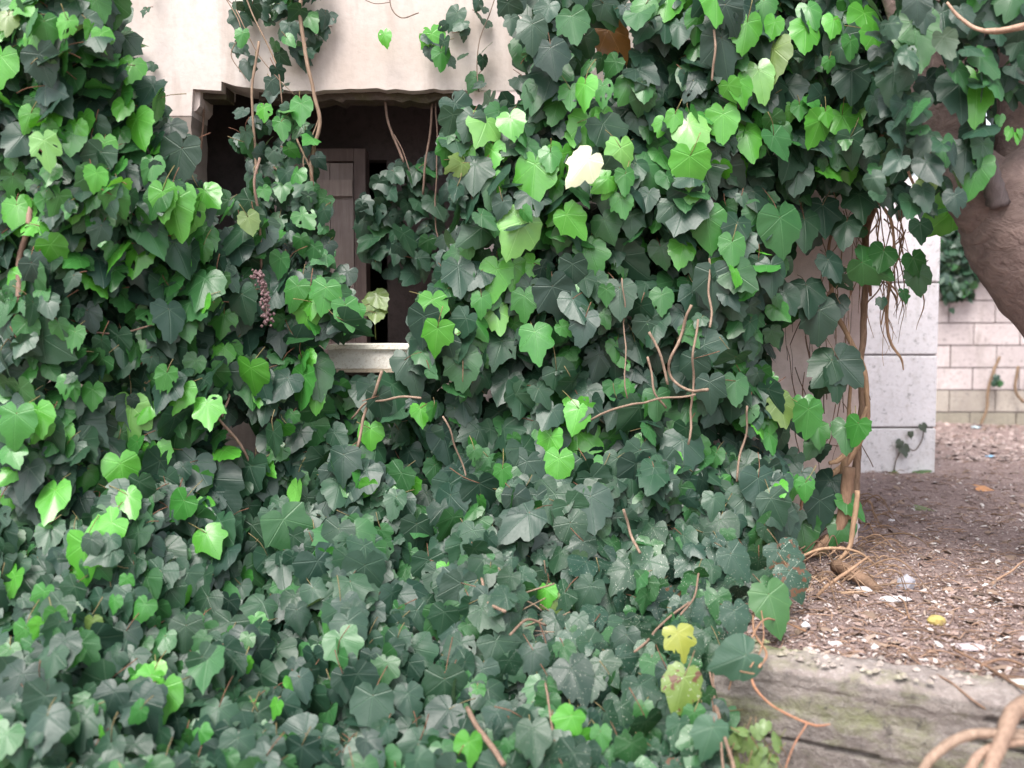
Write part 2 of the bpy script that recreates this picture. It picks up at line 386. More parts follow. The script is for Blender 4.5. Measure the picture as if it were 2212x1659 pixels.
# ------------------------------------------------------------------ block wall at the back
Yb = 8.7
bw = empty('block_wall', (5, Yb, 0), 'pinkish painted concrete block boundary wall behind the tree', 'wall')
mb = MB(); h0 = .2; top = 1.62; zc = -.09; row = 0
while zc < top:
    xx = 2.9-(.21 if row % 2 else 0)-rng.random()*.03
    while xx < 13:
        L = .415; t = .9+.18*rng.random()
        if zc < 0: c = (.55, .56, .46, 1)
        elif zc < .15: c = (.74*t, .74*t, .66*t, 1)
        else: c = (t*1.02, t, t, 1)
        mb.box(xx, xx+L-.012, Yb+rng.uniform(-.003, .003), Yb+.18, zc+.006, zc+h0-.006, c); xx += L
    zc += h0; row += 1
mb.build('blocks', BLOCK, bw, smooth=False)
mb = MB(); mb.box(2.6, 13, Yb+.014, Yb+.17, -.2, zc-.02, (.36, .33, .32, 1)); mb.build('mortar', BLOCK, bw, smooth=False)

# ------------------------------------------------------------------ retaining wall, board marked concrete
rw = empty('retaining_wall', (.9, 2.4, -.6), 'low crumbling board marked concrete wall edging the dirt, mossy and cracked', 'wall')
def rpt(t, s, z): return (RA[0]+RD[0]*t+RN[0]*s, RA[1]+RD[1]*t+RN[1]*s, z)
mb = MB(); ts = np.arange(-.12, .64, .012); prof = []
zs_ = np.concatenate([np.linspace(-.68, -.33, 12), np.linspace(-.32, -.012, 44)])
bands = [-.055, -.125, -.20, -.30, -.42]
rows_ = []
for z in zs_:
    r = []
    for t in ts:
        q = Vector((t*3, z*8, 1)); s = .006*mnoise.noise(Vector((t*6, z*14, 0)))+.004*mnoise.noise(Vector((t*40, z*60, 0)))
        k = sum(z < b+.016*mnoise.noise(Vector((t*3.2, b*50, 2))) for b in bands)
        s += [0, -.004, .006, .0, .008, .003][k]
        db = min(abs(z-(b+.016*mnoise.noise(Vector((t*3.2, b*50, 2))))) for b in bands)
        if db < .006: s -= .020*(mnoise.noise(Vector((t*4, z*5, 11))) > -.05)
        if z > -.05: s -= .02*((z+.05)/.04)**2*(.25+.8*abs(mnoise.noise(Vector((t*13, 0, 5)))))
        r.append(rpt(t, s, z))
    rows_.append(r)
# top strip
for s, z in ((-.045, .0), (-.08, .006), (-.12, .004), (-.16, -.004), (-.20, -.06)):
    rows_.append([rpt(t, s+.008*mnoise.noise(Vector((t*12, s*30, 7))), z+.010*mnoise.noise(Vector((t*17, s*40, 9)))+.005*mnoise.noise(Vector((t*60, s*90, 9)))) for t in ts])
A = np.array(rows_); m_, n_ = A.shape[:2]; I = np.arange(m_*n_).reshape(m_, n_)
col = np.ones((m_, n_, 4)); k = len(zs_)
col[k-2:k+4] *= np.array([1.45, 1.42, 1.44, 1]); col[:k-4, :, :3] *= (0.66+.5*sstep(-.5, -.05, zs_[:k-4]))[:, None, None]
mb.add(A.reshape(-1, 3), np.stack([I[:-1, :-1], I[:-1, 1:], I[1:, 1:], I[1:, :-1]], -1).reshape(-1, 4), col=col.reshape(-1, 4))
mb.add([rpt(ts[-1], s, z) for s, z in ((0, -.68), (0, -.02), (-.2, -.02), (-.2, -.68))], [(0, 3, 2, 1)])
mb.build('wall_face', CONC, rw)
mb = MB()
for i in range(90):
    t = rng.uniform(-.1, .6); s = rng.uniform(-.15, -.01); r = rng.uniform(.004, .014)
    c = rpt(t, s, .008); v = []
    for th in np.arange(5)*1.256+rng.random():
        v.append((c[0]+r*math.cos(th), c[1]+r*math.sin(th), c[2]+rng.uniform(-.004, .001)))
    v.append((c[0], c[1], c[2]+r*.6)); g = rng.uniform(1.5, 2.3)
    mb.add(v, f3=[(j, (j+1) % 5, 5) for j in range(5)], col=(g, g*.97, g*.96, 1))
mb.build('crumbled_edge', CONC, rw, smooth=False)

# ------------------------------------------------------------------ ivy machinery
ANG = np.radians([0, 5, 12, 20, 29, 38, 47, 54, 61, 70, 81, 94, 108, 122, 136, 150, 163, 173, 180])
SH = {
 'ovate': ([0, 10, 25, 45, 70, 95, 120, 145, 165, 180], [1, .86, .67, .55, .50, .47, .45, .40, .27, .10]),
 'three': ([0, 12, 25, 38, 50, 63, 80, 100, 125, 150, 168, 180], [1, .80, .66, .61, .65, .57, .50, .47, .43, .34, .22, .08]),
 'five':  ([0, 14, 28, 42, 54, 66, 82, 104, 114, 132, 155, 170, 180], [1, .75, .59, .60, .69, .56, .46, .52, .50, .40, .30, .2, .07]),
 'heart': ([0, 10, 22, 38, 55, 75, 100, 125, 150, 168, 180], [1, .84, .74, .66, .60, .55, .52, .48, .40, .26, .08]),
}
def template(kind, seed, rings=4, step=1):
    r = np.random.default_rng(seed); a, b = SH[kind]
    th = ANG[::step]
    if th[-1] != ANG[-1]: th = np.append(th, ANG[-1])
    fine = np.radians(np.arange(0, 181)); g_ = np.exp(-np.linspace(-2, 2, 13)**2); g_ /= g_.sum()
    def side():
        bb = np.interp(fine, np.radians(a), b); k = np.convolve(np.pad(bb, 6, mode='edge'), g_, 'valid'); m_ = sstep(0, .25, fine); k = bb*(1-m_)+k*m_
        w_ = np.convolve(r.normal(0, 1, 193), np.exp(-np.linspace(-2, 2, 13)**2)/2.5, 'same')[:181]
        return np.interp(th+r.normal(0, .03)*np.sin(th), fine, k*(1+.06*w_))
    fr = side(); fl = side()
    fr[0] = fl[0] = 1; fl[-1] = fr[-1] = b[-1]
    A = np.concatenate([th, -th[1:-1][::-1]]); R = np.concatenate([fr, fl[1:-1][::-1]])
    n = len(A); V = [(0, 0)]
    for k in range(1, rings+1):
        q = (k/rings)
        V += list(zip(np.sin(A)*R*q, np.cos(A)*R*q))
    V = np.array(V); f3 = [(0, 1+(j+1) % n, 1+j) for j in range(n)]; f4 = []
    for k in range(rings-1):
        o = 1+k*n
        f4 += [(o+j, o+(j+1) % n, o+n+(j+1) % n, o+n+j) for j in range(n)]
    return V, np.array(f4).reshape(-1, 4), np.array(f3), np.concatenate([[0], np.tile(A, rings)])
TPL = {k: [template(k, 10+i*7+len(k)) for i in range(5)] for k in SH}
TPL_LOW = {k: [template(k, 50+i, 2, 2) for i in range(2)] for k in SH}
def nrm(v): return v/(np.linalg.norm(v)+1e-9)
def leaf(mb, pos, size, nv, tip, kind='three', col=(.03, .07, .04), speck=0., low=False, droop=None, cup=None, origin=.38, rib=.02):
    """one ivy leaf: pos = its middle, nv = facing, tip = where the tip points; returns petiole point"""
    T = (TPL_LOW if low else TPL)[kind]; V, f4, f3, A = T[int(rng.integers(len(T)))]
    u = V[:, 0]*rng.uniform(.88, 1.08); v = V[:, 1]
    droop = rng.uniform(-.05, .38) if droop is None else droop
    cup = rng.uniform(-.35, .5) if cup is None else cup
    rr = np.hypot(u, v)
    z = -droop*np.clip(v, -.3, 1)**2*.8-cup*u*u-.10*rng.random()*np.abs(u)
    z = z+rib*rr*np.cos(A*2*math.pi/.92)+.05*rng.normal()*rr*np.sin(A*2+rng.random()*6)+.03*rng.normal()*rr*rr*np.sin(A*5+rng.random()*6)
    z += .12*rng.normal()*u*v
    n = nrm(np.asarray(nv, float)); t = np.asarray(tip, float); t = nrm(t-n*t.dot(n)); s = np.cross(t, n)
    W = np.asarray(pos)+size*(np.outer(u, s)+np.outer(v-origin, t)+np.outer(z, n))
    luv = np.stack([V[:, 0], V[:, 1], np.full(len(V), rng.random())], -1)
    if not low and rng.random() < .16:                       # insect holes and bitten edges
        k = len(f4)//3; drop = set()
        for _ in range(int(rng.integers(1, 4))):
            j = int(rng.integers(k)); rg = int(rng.integers(1, 3)); drop |= {rg*k+j, rg*k+(j+1) % k} if rng.random() < .6 else {rg*k+j}
        f4 = np.array([q for i, q in enumerate(f4) if i not in drop])
    mb.add(W, f4, f3, col=(*col, speck), luv=luv)
    return np.asarray(pos)-size*origin*t, n, t
def petiole(mb, base, n, t, L, col=(.9, .8, .6, 1)):
    d = nrm(-t*rng.uniform(.2, .9)-n*rng.uniform(.3, .9)+rng.normal(0, .35, 3))
    tube(mb, [base, base+d*L*.5+n*L*.12, base+d*L], [.0014, .0013, .0016], 4, 2, col=col, rough=0)
def dark():
    g = rng.random(); b = rng.uniform(.8, 1.3)
    c = np.array([.016, .046, .033])*(1-g)+np.array([.022, .070, .033])*g
    if rng.random() < .16: c = np.array([.030, .115, .036])
    return tuple(c*b)
def young(k='y'):
    b = rng.uniform(.85, 1.15)
    c = {'y': (.080, .33, .034), 'm': (.040, .19, .032), 'o': (.12, .20, .05), 'c': (.62, .68, .38), 'Y': (.50, .50, .05), 't': (.03, .13, .03), 'p': (.17, .42, .10)}[k]
    return tuple(np.array(c)*b)
def inpoly(x, y, poly):
    x = np.asarray(x, float); y = np.asarray(y, float); r = np.zeros(x.shape, bool); j = len(poly)-1
    for i in range(len(poly)):
        xi, yi = poly[i]; xj, yj = poly[j]
        r ^= ((yi > y) != (yj > y)) & (x < (xj-xi)*(y-yi)/(yj-yi+1e-12)+xi); j = i
    return r
HOLES = []
def nz(x, y, s, o=0.): return mnoise.noise(Vector((x*s, y*s, o)))
def depth(x, y):
    """depth of the outer ivy surface"""
    b = 3.42-.42*sstep(620, 100, x)+.1*sstep(1500, 1800, x)
    lowd = 2.36-.10*sstep(700, 100, x)
    k = max(0., (y-960)/700.)
    k = min(k, 1.15)
    return b+(lowd-b)*k**1.3+.15*nz(x, y, .006, 1)+.10*nz(x, y, .014, 5)
def slope(x, y):
    k = float(sstep(800, 1350, y)); s = np.array([0, -1, .36])*(1-k)+np.array([0, -.92, .52])*k
    return s+np.array([.5*nz(x, y, .008, 9), 0, .3*nz(x, y, .008, 12)])
class Ivy:
    def __init__(s, name, loc, label, cat='ivy', group=None):
        s.o = empty(name, loc, label, cat, group); s.dark = MB(); s.young = MB(); s.stem = MB()
    def fill(s, poly, step, size, dz, mode='dark', depthf=depth, slopef=slope, low=False, jit=.55, kinds=('three', 'heart', 'heart', 'ovate', 'three', 'five'), tiltn=.46, prob=None, pet=.35, speckf=None, tipn=.55, tint=1.):
        step *= .80
        x0 = min(p[0] for p in poly); x1 = max(p[0] for p in poly); y0 = min(p[1] for p in poly); y1 = max(p[1] for p in poly)
        row = 0
        pts = []
        for yy in np.arange(y0, y1, step*.86):
            row += 1
            for xx in np.arange(x0+(step/2 if row % 2 else 0), x1, step):
                pts.append((xx+rng.uniform(-jit, jit)*step, yy+rng.uniform(-jit, jit)*step))
        pts = np.array(pts); pts = pts[inpoly(pts[:, 0], pts[:, 1], poly)]
        for x, y in pts:
            if any((x-hx)**2+(y-hy)**2 < hr*hr for hx, hy, hr in HOLES): continue
            if prob is not None and rng.random() > prob(x, y): continue
            Y = depthf(x, y)+dz+rng.uniform(-.03, .03)
            sz = .74*rng.uniform(*size)*Y/F*(1+.25*rng.normal()*.5)
            n = slopef(x, y)+rng.normal(0, tiltn, 3)
            tip = np.array([rng.normal(0, tipn), -.15, -1])
            if mode == 'dark': c = dark(); mbx = s.dark
            else: c = young(rng.choice(list(mode))); mbx = s.young
            c = tuple(np.array(c)*tint)
            sk = 0 if speckf is None else speckf(x, y)
            b, n_, t_ = leaf(mbx, P(x, y, Y), sz, n, tip, kinds[int(rng.integers(len(kinds)))], c, sk, low)
            if not low and rng.random() < pet: petiole(s.stem, b, n_, t_, sz*rng.uniform(.5, 1.0), (.9, .95, .6, 1) if rng.random() < .5 else (.8, .5, .4, 1))
    def put(s, L, depthf=depth, off=-.07, slopef=slope):
        for e in L:
            x, y, sz, a, k = e[:5]; kind = e[5] if len(e) > 5 else ('heart', 'ovate', 'three')[int(rng.integers(3))]
            flat = e[6] if len(e) > 6 else 1.
            Y = depthf(x, y)+off+rng.uniform(-.02, .02); wsz = sz*.84*Y/F
            ar = math.radians(a); n = slopef(x, y)*.6+np.array([0, -.6, 0])+rng.normal(0, .22, 3)
            if flat < 1: n = n+np.array([1.6*(1-flat)*(1 if rng.random() < .5 else -1), 0, 0])
            c = dark() if k == 'd' else young(k)
            b, n_, t_ = leaf(s.dark if k == 'd' else s.young, P(x, y, Y), wsz, n, (math.sin(ar), -.1, -math.cos(ar)), kind, c, 0., droop=rng.uniform(0, .3), cup=rng.uniform(-.1, .5))
            petiole(s.stem, b, n_, t_, wsz*rng.uniform(.6, 1.1), (1.0, 1.1, .6, 1) if k != 'd' else (.9, .6, .5, 1))
    def vine(s, pts, r, Y, col=(1, 1, 1, 1), wob=.006, sides=6):
        big = (max(r) if not np.isscalar(r) else r) >= .0036
        """pts in photo coordinates, one depth or a list"""
        r = np.array(r)*(.8 if sides == 6 else 1.); r = float(r) if r.ndim == 0 else list(r)
        Ys = [Y]*len(pts) if np.isscalar(Y) else Y
        m = MB() if big else s.stem
        tube(m, [P(a[0], a[1], d) for a, d in zip(pts, Ys)], r, sides, 6, col=col, wob=wob)
        if big: pass
        if big: m.build('stem', STEM, s.o)
    def finish(s):
        s.dark.build('foliage', LEAF, s.o)
        y = s.young.build('young_foliage', LEAF, s.o)
        if y: y['label'] = 'bright green young leaves'
        st = s.stem.build('leaf_stalks', STEM, s.o)
        if st: st['kind'] = 'stuff'
        return s.o

# leaves one can tell apart: x, y, length, tip angle (0 down, + right), tone
BR = [
(15,50,60,0,'o'),(100,70,70,10,'m'),(140,60,55,-20,'y'),(270,30,70,0,'y'),(215,20,60,20,'m'),(60,262,60,-20,'y'),(100,330,85,10,'p'),(112,262,60,10,'y'),(160,290,60,-10,'y'),(185,268,60,15,'y'),
(300,282,95,20,'y'),(355,235,85,25,'m'),(262,240,55,-5,'y'),(405,280,70,50,'m'),(225,330,70,0,'y'),(330,365,60,0,'m'),(255,300,60,0,'m'),(380,470,110,10,'y','ovate'),(352,440,85,0,'y'),(295,558,95,-5,'y','three'),(518,384,65,10,'y','heart'),(540,485,55,15,'o'),
(25,400,65,-10,'m'),(105,380,60,0,'m'),(440,545,50,0,'m'),(480,700,70,-10,'m'),(545,822,95,-8,'y','five'),(280,915,120,-5,'p','three'),(385,860,80,-20,'y'),(450,895,80,10,'y','five'),(335,992,75,0,'y'),(265,1030,95,10,'y'),(110,1088,105,5,'y'),(282,1090,75,20,'y'),
(215,1148,100,-50,'y','heart'),(180,1212,120,-5,'y','five'),(385,1100,80,-40,'m'),(455,1172,80,30,'y','five'),(30,925,100,-5,'m'),(85,910,80,10,'y'),(180,1040,70,-10,'m'),(55,1385,85,0,'m'),(20,1420,60,0,'t'),(348,1522,115,-5,'y','three'),(312,1480,80,-35,'y'),(340,1455,50,10,'p'),(120,1340,60,0,'m'),(200,1355,45,0,'o'),
(635,640,75,-20,'m'),(700,645,80,-10,'m','three'),(752,682,75,15,'m','five'),(672,668,50,0,'y'),(800,946,65,0,'y','three'),(682,873,50,0,'y'),(640,1050,60,0,'t'),(200,860,60,0,'m'),(160,735,60,0,'m'),(500,770,60,0,'m'),(95,1160,50,0,'m'),
(935,672,80,0,'y','three'),(942,735,85,-10,'y','five'),(1065,612,100,-15,'y'),(1110,598,80,5,'y'),(1115,512,110,-20,'p','heart'),(1158,745,95,8,'m','five'),(1152,392,120,-5,'y','three'),(1190,345,60,0,'m'),(1215,362,95,0,'y','ovate',.3),(1275,295,110,5,'y','ovate'),(1240,290,75,0,'y'),(1342,350,95,5,'p','ovate'),(1200,240,70,-15,'m'),(1232,212,60,0,'m'),(1262,205,75,0,'y','ovate',.3),(1302,205,60,0,'m'),
(1105,272,70,10,'y','heart'),(1045,280,90,-25,'p','three',.5),(1060,350,80,-10,'y','ovate',.4),(985,360,60,-60,'o','three',.5),(1500,292,95,20,'p','heart'),(1562,272,80,0,'y','heart'),(1620,308,90,10,'y','ovate'),(1490,368,95,0,'y','heart'),(1455,262,50,-10,'y'),(1428,275,45,-20,'y'),(1475,330,50,0,'m'),(1400,290,45,0,'t'),(1350,395,60,0,'m'),(1345,445,60,10,'m'),(1310,640,50,0,'t'),
(1610,75,85,-8,'y','heart'),(1548,12,95,0,'y','heart'),(1440,10,85,-10,'y','heart'),(1505,60,70,0,'m'),(1645,178,90,10,'p','ovate'),(1602,196,75,10,'y','heart'),(1665,140,110,-10,'o','ovate',.35),(1740,82,75,-5,'y','heart'),(1800,58,60,-15,'y','heart'),(1872,55,95,0,'y','three'),(1895,100,85,15,'y','heart'),(1838,105,55,0,'m'),(1762,285,80,-15,'y','heart'),(1832,272,85,25,'y','heart'),(1857,228,75,-5,'p','ovate',.25),(1728,240,45,0,'m'),(1785,255,45,10,'y'),(1790,140,35,0,'m'),
(1532,502,100,5,'m','heart'),(1472,548,70,-10,'y','heart'),(1582,545,75,0,'m'),(1240,485,85,35,'y','three'),(1282,560,95,20,'m','five'),(1200,465,55,-40,'y'),(1245,905,75,-15,'y','ovate'),(1248,972,120,0,'y','five'),(1182,968,85,-20,'y','ovate'),(1205,1015,80,-5,'y','heart'),(910,898,60,0,'y'),(1330,760,50,0,'m'),(1132,662,75,0,'m'),(1075,692,70,10,'p','ovate'),(1025,985,45,0,'t'),(1085,1030,55,0,'m','five'),(1090,1075,40,0,'t'),
(938,95,70,15,'y','three'),(832,85,38,10,'y'),(952,130,50,0,'m'),(650,243,62,0,'m','heart'),(610,280,55,10,'m'),(570,245,40,0,'y'),(760,595,48,20,'m'),(712,18,80,0,'t','three'),(1112,140,45,0,'m'),
(965,1247,65,0,'y','five'),(1650,20,60,0,'m'),(1735,885,60,0,'m'),(1690,890,75,10,'o','heart'),(1745,910,85,0,'m','heart'),(1828,945,80,0,'t','ovate'),(1848,935,70,-30,'m','ovate',.4),(1222,1572,90,-30,'y','five'),(1250,1622,90,0,'y','five'),(1298,1600,60,0,'m'),(1010,1632,90,-10,'y','ovate'),(1180,1290,55,0,'y'),(1190,1312,60,0,'o'),(530,1440,45,0,'y'),(1740,1060,55,0,'m'),(1660,925,50,0,'m'),
(1390,1545,60,0,'t'),(1500,1560,70,0,'t'),(1030,1500,40,0,'m'),(1665,955,60,0,'m'),(1010,545,45,0,'m'),(1040,660,60,0,'m'),(905,622,60,0,'t'),(1430,655,60,0,'t'),(1090,330,40,0,'y'),
]
DK = [
(478,1068,130,35,'d','heart'),(1000,800,95,0,'d','heart'),(1205,650,105,20,'d','three'),(1540,625,110,0,'d','five'),(1668,600,85,0,'d','heart'),(1792,172,115,-5,'d','heart'),(1565,122,120,10,'d','five'),(1150,78,85,0,'d','three'),(1195,130,90,10,'d','three'),(1240,60,80,10,'d','three'),(1475,985,115,-5,'d','three'),(1590,845,70,0,'d'),(785,1258,115,-10,'d','heart'),(195,1492,135,-60,'d','ovate'),(990,1292,105,-10,'d','three'),(960,1508,130,0,'d','three'),(800,1540,115,-5,'d','three'),(620,1600,130,-70,'d','ovate'),(1690,505,110,10,'d','heart'),(528,662,85,10,'d','ovate'),
(1040,1072,100,5,'d','three'),(1300,1070,100,0,'d','five'),(1375,1000,90,-15,'d','heart'),(1610,1110,110,0,'d','heart'),(1340,650,90,0,'d'),(1260,710,80,-10,'d'),(1420,880,80,0,'d','five'),(1500,800,80,0,'d'),(1740,500,90,0,'d'),(1840,180,90,0,'d'),(2040,60,90,0,'d','heart'),(1990,500,60,0,'d'),(900,1160,90,0,'d','three'),(400,1380,90,0,'d'),(270,1390,85,0,'d'),(470,1560,100,0,'d','three'),(1350,1400,90,0,'d'),(1150,1430,80,0,'d','three'),(820,880,80,0,'d'),(740,1010,90,0,'d','five'),(1640,1060,90,0,'d','heart'),
]
REG_L = [(-90,-70),(225,-70),(245,30),(265,120),(300,175),(335,225),(365,275),(385,310),(385,380),(420,410),(520,430),(560,470),(600,560),(640,620),(700,640),(770,660),(785,715),(700,735),(695,800),(760,830),(790,1080),(-90,1120)]
REG_S = [(500,-60),(705,-60),(712,40),(690,110),(668,190),(690,300),(700,420),(725,520),(745,600),(770,650),(700,640),(600,600),(555,450),(525,330),(515,250),(545,190),(510,120)]
REG_C = [(880,345),(945,340),(960,420),(955,560),(900,620),(820,600),(785,560),(775,430),(810,390)]
REG_R = [(1090,-70),(1955,-70),(1905,120),(1930,300),(1920,400),(1830,410),(1725,420),(1690,520),(1700,600),(1712,690),(1675,760),(1680,860),(1715,960),(1725,1060),(1500,1120),(790,1120),(760,830),(870,810),(905,760),(900,660),(960,600),(985,430),(960,330),(970,250),(1090,235),(1130,150),(1100,40)]
REG_M = [(-90,1050),(1690,1000),(1690,1090),(1715,1120),(1690,1190),(1690,1260),(1610,1310),(1590,1410),(1570,1460),(1560,1760),(-90,1760)]
HOLES += [(1430,800,26),(1575,850,20),(1110,900,22),(1330,930,20),(1050,300,0),(1290,180,30),(1330,90,34),(735,768,56),(795,768,60),(842,764,54),(770,815,30),(830,815,26),(825,650,62),(830,715,52),(735,380,46),(736,450,40),(738,530,34),(730,300,48),(780,280,60),(402,215,42),(385,170,34),(470,300,48),(470,350,36),(455,240,46),(540,960,40),(505,940,30),(1060,860,18),(1420,1090,18),(910,640,22)]
def near_hole(x, y): return False
speck_m = lambda x, y: float(sstep(950, 1400, x)*sstep(1120, 1200, y))*rng.uniform(.2, 1.)
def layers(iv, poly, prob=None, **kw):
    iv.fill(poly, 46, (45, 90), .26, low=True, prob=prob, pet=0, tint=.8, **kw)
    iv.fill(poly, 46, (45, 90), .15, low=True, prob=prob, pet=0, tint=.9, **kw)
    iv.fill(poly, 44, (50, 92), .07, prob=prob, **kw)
def sel(L, poly, rest):
    a = [e for e in L if inpoly(e[0], e[1], poly)]; rest[:] = [e for e in rest if e not in a]; return a
allL = BR+DK; rest = list(allL)

# -- ivy left of the window
iv = Ivy('ivy', (-1.3, 3.6, 0), 'thick ivy with many bright young leaves smothering the wall left of the window')
iv.o['group'] = 'ivy on the house'
gap = lambda x, y: 1. if nz(x, y, .009, 33) < .38 else .25
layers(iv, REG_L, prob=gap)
iv.fill(REG_L, 58, (66, 112), -.02, prob=lambda x, y: .82*gap(x, y), pet=.6)
iv.fill(REG_L, 52, (32, 60), .0, prob=lambda x, y: .6, kinds=('three', 'five'))
iv.fill(REG_L, 60, (55, 95), -.035, mode='mmyyt', prob=lambda x, y: (.22 if nz(x, y, .008, 70) < 0 else .75)*(.45+.55*float(sstep(800, 300, y))), kinds=('heart', 'ovate', 'three'))
iv.fill(REG_L, 60, (45, 80), 0, mode='mtt', prob=lambda x, y: .55)
iv.put(sel(allL, REG_L, rest))
for p, r in (([(68,430),(60,500),(44,560),(42,640),(36,700)], .011), ([(560,340),(550,400),(562,500),(565,580)], .006), ([(110,700),(250,720),(330,700)], .004), ([(470,900),(520,960),(560,1040)], .006), ([(500,760),(495,840),(480,900)], .005)):
    iv.vine(p, r, [depth(a, b)-.01 for a, b in p], (1.1, .95, .95, 1))
# dried flower spike
mb = MB(); q = [P(a, b, 3.28) for a, b in ((552,588),(568,610),(574,650),(576,700))]; c = catmull(q, 9)
tube(mb, q, .0025, 5, 5)
for p in c:
    for _ in range(5):
        e = p+rng.normal(0, .008, 3); r = rng.uniform(.004, .007)
        tube(mb, [e-[0, 0, r], e, e+[0, 0, r]], [.001, r, .001], 5, 2, col=(.9, .75, 1.0, 1))
o = mb.build('flower_spike', STEM, iv.o); o['label'] = 'dry mauve flower spike'
iv.finish()

# -- strand hanging in front of the window
dS = lambda x, y: 3.80-.10*float(sstep(150, 700, y))+.04*nz(x, y, .02, 3)
sS = lambda x, y: np.array([0, -1, .3])
iv = Ivy('ivy_strand', (-.9, 3.8, 0), 'ragged strand of small leaved ivy hanging down across the window opening', group='ivy on the house')
iv.fill(REG_S, 34, (36, 66), .03, depthf=dS, slopef=sS, prob=lambda x, y: .35+.4*float(sstep(200, 450, y)), kinds=('five', 'three', 'three'))
iv.fill(REG_S, 34, (34, 62), -.01, depthf=dS, slopef=sS, prob=lambda x, y: .38+.35*float(sstep(200, 450, y)), kinds=('five', 'three', 'heart'))
iv.fill(REG_S, 40, (40, 62), .08, depthf=dS, slopef=sS, low=True, prob=lambda x, y: .6*float(sstep(300, 480, y)))
iv.fill(REG_S, 60, (30, 60), -.04, mode='mmt', depthf=dS, slopef=sS, prob=lambda x, y: .4)
iv.put(sel(rest, REG_S, rest), depthf=dS, off=-.06, slopef=sS)
for p, r in (([(652,-40),(650,30),(658,110),(678,200),(690,265),(676,330),(672,380),(680,440)], .0075), ([(640,300),(668,360),(676,410)], .004), ([(690,250),(672,300),(655,350),(668,420)], .003), ([(560,90),(545,190),(552,330),(556,470),(563,560)], .005), ([(520,-30),(560,60),(600,150),(610,230)], .003), ([(510,20),(560,120),(640,210)], .002), ([(480,-20),(520,60),(500,120),(530,170)], .002), ([(590,360),(640,400),(690,440),(700,500)], .004)):
    iv.vine(p, [r]*(len(p)-1)+[r*.6], 3.77, (1.25, 1.15, 1.05, 1), sides=7)
iv.finish()

# -- strand inside the right half of the opening
dC = lambda x, y: 4.02+.05*nz(x, y, .02, 8)
iv = Ivy('ivy_strand', (-.4, 4.0, 0), 'dark leafy tuft of ivy hanging inside the right half of the window opening', group='ivy on the house')
iv.fill(REG_C, 36, (40, 68), 0, depthf=dC, slopef=sS, prob=lambda x, y: .85)
iv.fill(REG_C, 36, (40, 66), .07, depthf=dC, slopef=sS, low=True, prob=lambda x, y: .8)
for p, r in (([(828,195),(836,250),(850,300),(872,352)], .007), ([(935,200),(932,260),(920,340),(915,420)], .006), ([(850,290),(870,330),(885,370)], .003), ([(942,220),(944,330),(940,470),(948,520)], .004)):
    iv.vine(p, r, 4.0, (.9, .8, .8, 1))
iv.finish()
# lone creeper at the left of the opening
iv = Ivy('hanging_vine', (-1.2, 3.98, 1), 'bare thin ivy stem hanging in the dark left corner of the window', 'ivy')
iv.vine([(437,215),(440,270),(430,330),(412,400)], .006, 3.98, (.8, .65, .6, 1)); iv.finish()
# potted-looking clump of yellow green leaves on the sill inside
iv = Ivy('seedling', tuple(P(812, 690, 4.1)), 'small yellow green seedling growing on the window ledge inside', 'plant')
for x, y, s, a in ((800,655,42,-30),(822,650,42,30),(812,676,48,0),(796,672,30,-60)):
    b, n_, t_ = leaf(iv.young, P(x, y, 4.08), s*4.08/F, (0, -1, .5), (math.sin(math.radians(a)), 0, -math.cos(math.radians(a))), 'heart', (.22, .34, .10))
    petiole(iv.stem, b, n_, t_, .04)
iv.vine([(812,735),(811,700),(810,660)], .003, 4.1, (.6, .9, .3, 1)); iv.finish()

# -- small trailing strand over the white wall
iv = Ivy('ivy_strand', (-.15, 3.85, 0), 'few scattered ivy leaves trailing over the pale wall above the window', group='ivy on the house')
RT = [(905,70),(990,30),(1080,-60),(1050,60),(1045,150),(1060,200),(1000,190),(1010,120),(960,150),(920,120)]
dT = lambda x, y: 3.83
iv.fill(RT, 34, (28, 55), 0, depthf=dT, slopef=sS, prob=lambda x, y: .7, kinds=('three', 'heart'))
iv.fill([(240,-60),(330,-60),(345,40),(340,150),(300,140),(260,60)], 42, (26, 46), 0, depthf=dT, slopef=sS, prob=lambda x, y: .35, kinds=('three', 'five'))
iv.put(sel(rest, [(800,40),(1000,40),(1000,170),(800,170)], rest), depthf=dT, off=-.02, slopef=sS)
iv.vine([(838,-20),(846,20),(870,40),(905,30)], .003, 3.84); iv.vine([(1080,-30),(1045,60),(1030,130),(1035,200)], .003, 3.84); iv.vine([(790,0),(812,8),(842,4)], .002, 3.84)
iv.finish()

# -- ivy right of the window
iv = Ivy('ivy', (.8, 3.6, 0), 'broad curtain of dark ivy with glossy lime leaves hanging right of the window', group='ivy on the house')
def pr(x, y):
    k = 1. if nz(x, y, .010, 40) < .30 else .35
    if y < 240 and x < 1400: k *= .6
    if x > 1640 and y > 430: k *= .5
    if 1250 < x < 1360 and 40 < y < 240: k *= .35
    return k
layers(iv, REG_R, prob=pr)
iv.fill(REG_R, 58, (66, 108), -.02, prob=lambda x, y: .85*pr(x, y), pet=.6, kinds=('three', 'heart', 'heart', 'ovate', 'five'))
iv.fill(REG_R, 54, (30, 58), 0, prob=lambda x, y: .35*pr(x, y), kinds=('three', 'five'))
iv.fill(REG_R, 64, (45, 80), -.04, mode='mmyyt', prob=lambda x, y: (.12 if nz(x, y, .008, 71) < 0 else .5)*(.35+.65*float(sstep(750, 400, y)))*pr(x, y), kinds=('heart', 'ovate', 'heart'))
iv.fill(REG_R, 70, (40, 70), 0, mode='mtt', prob=lambda x, y: .4*pr(x, y))
cream = [e for e in [(1252,368,95,-25,'c','three')]]
iv.put(sel(rest, REG_R, rest))
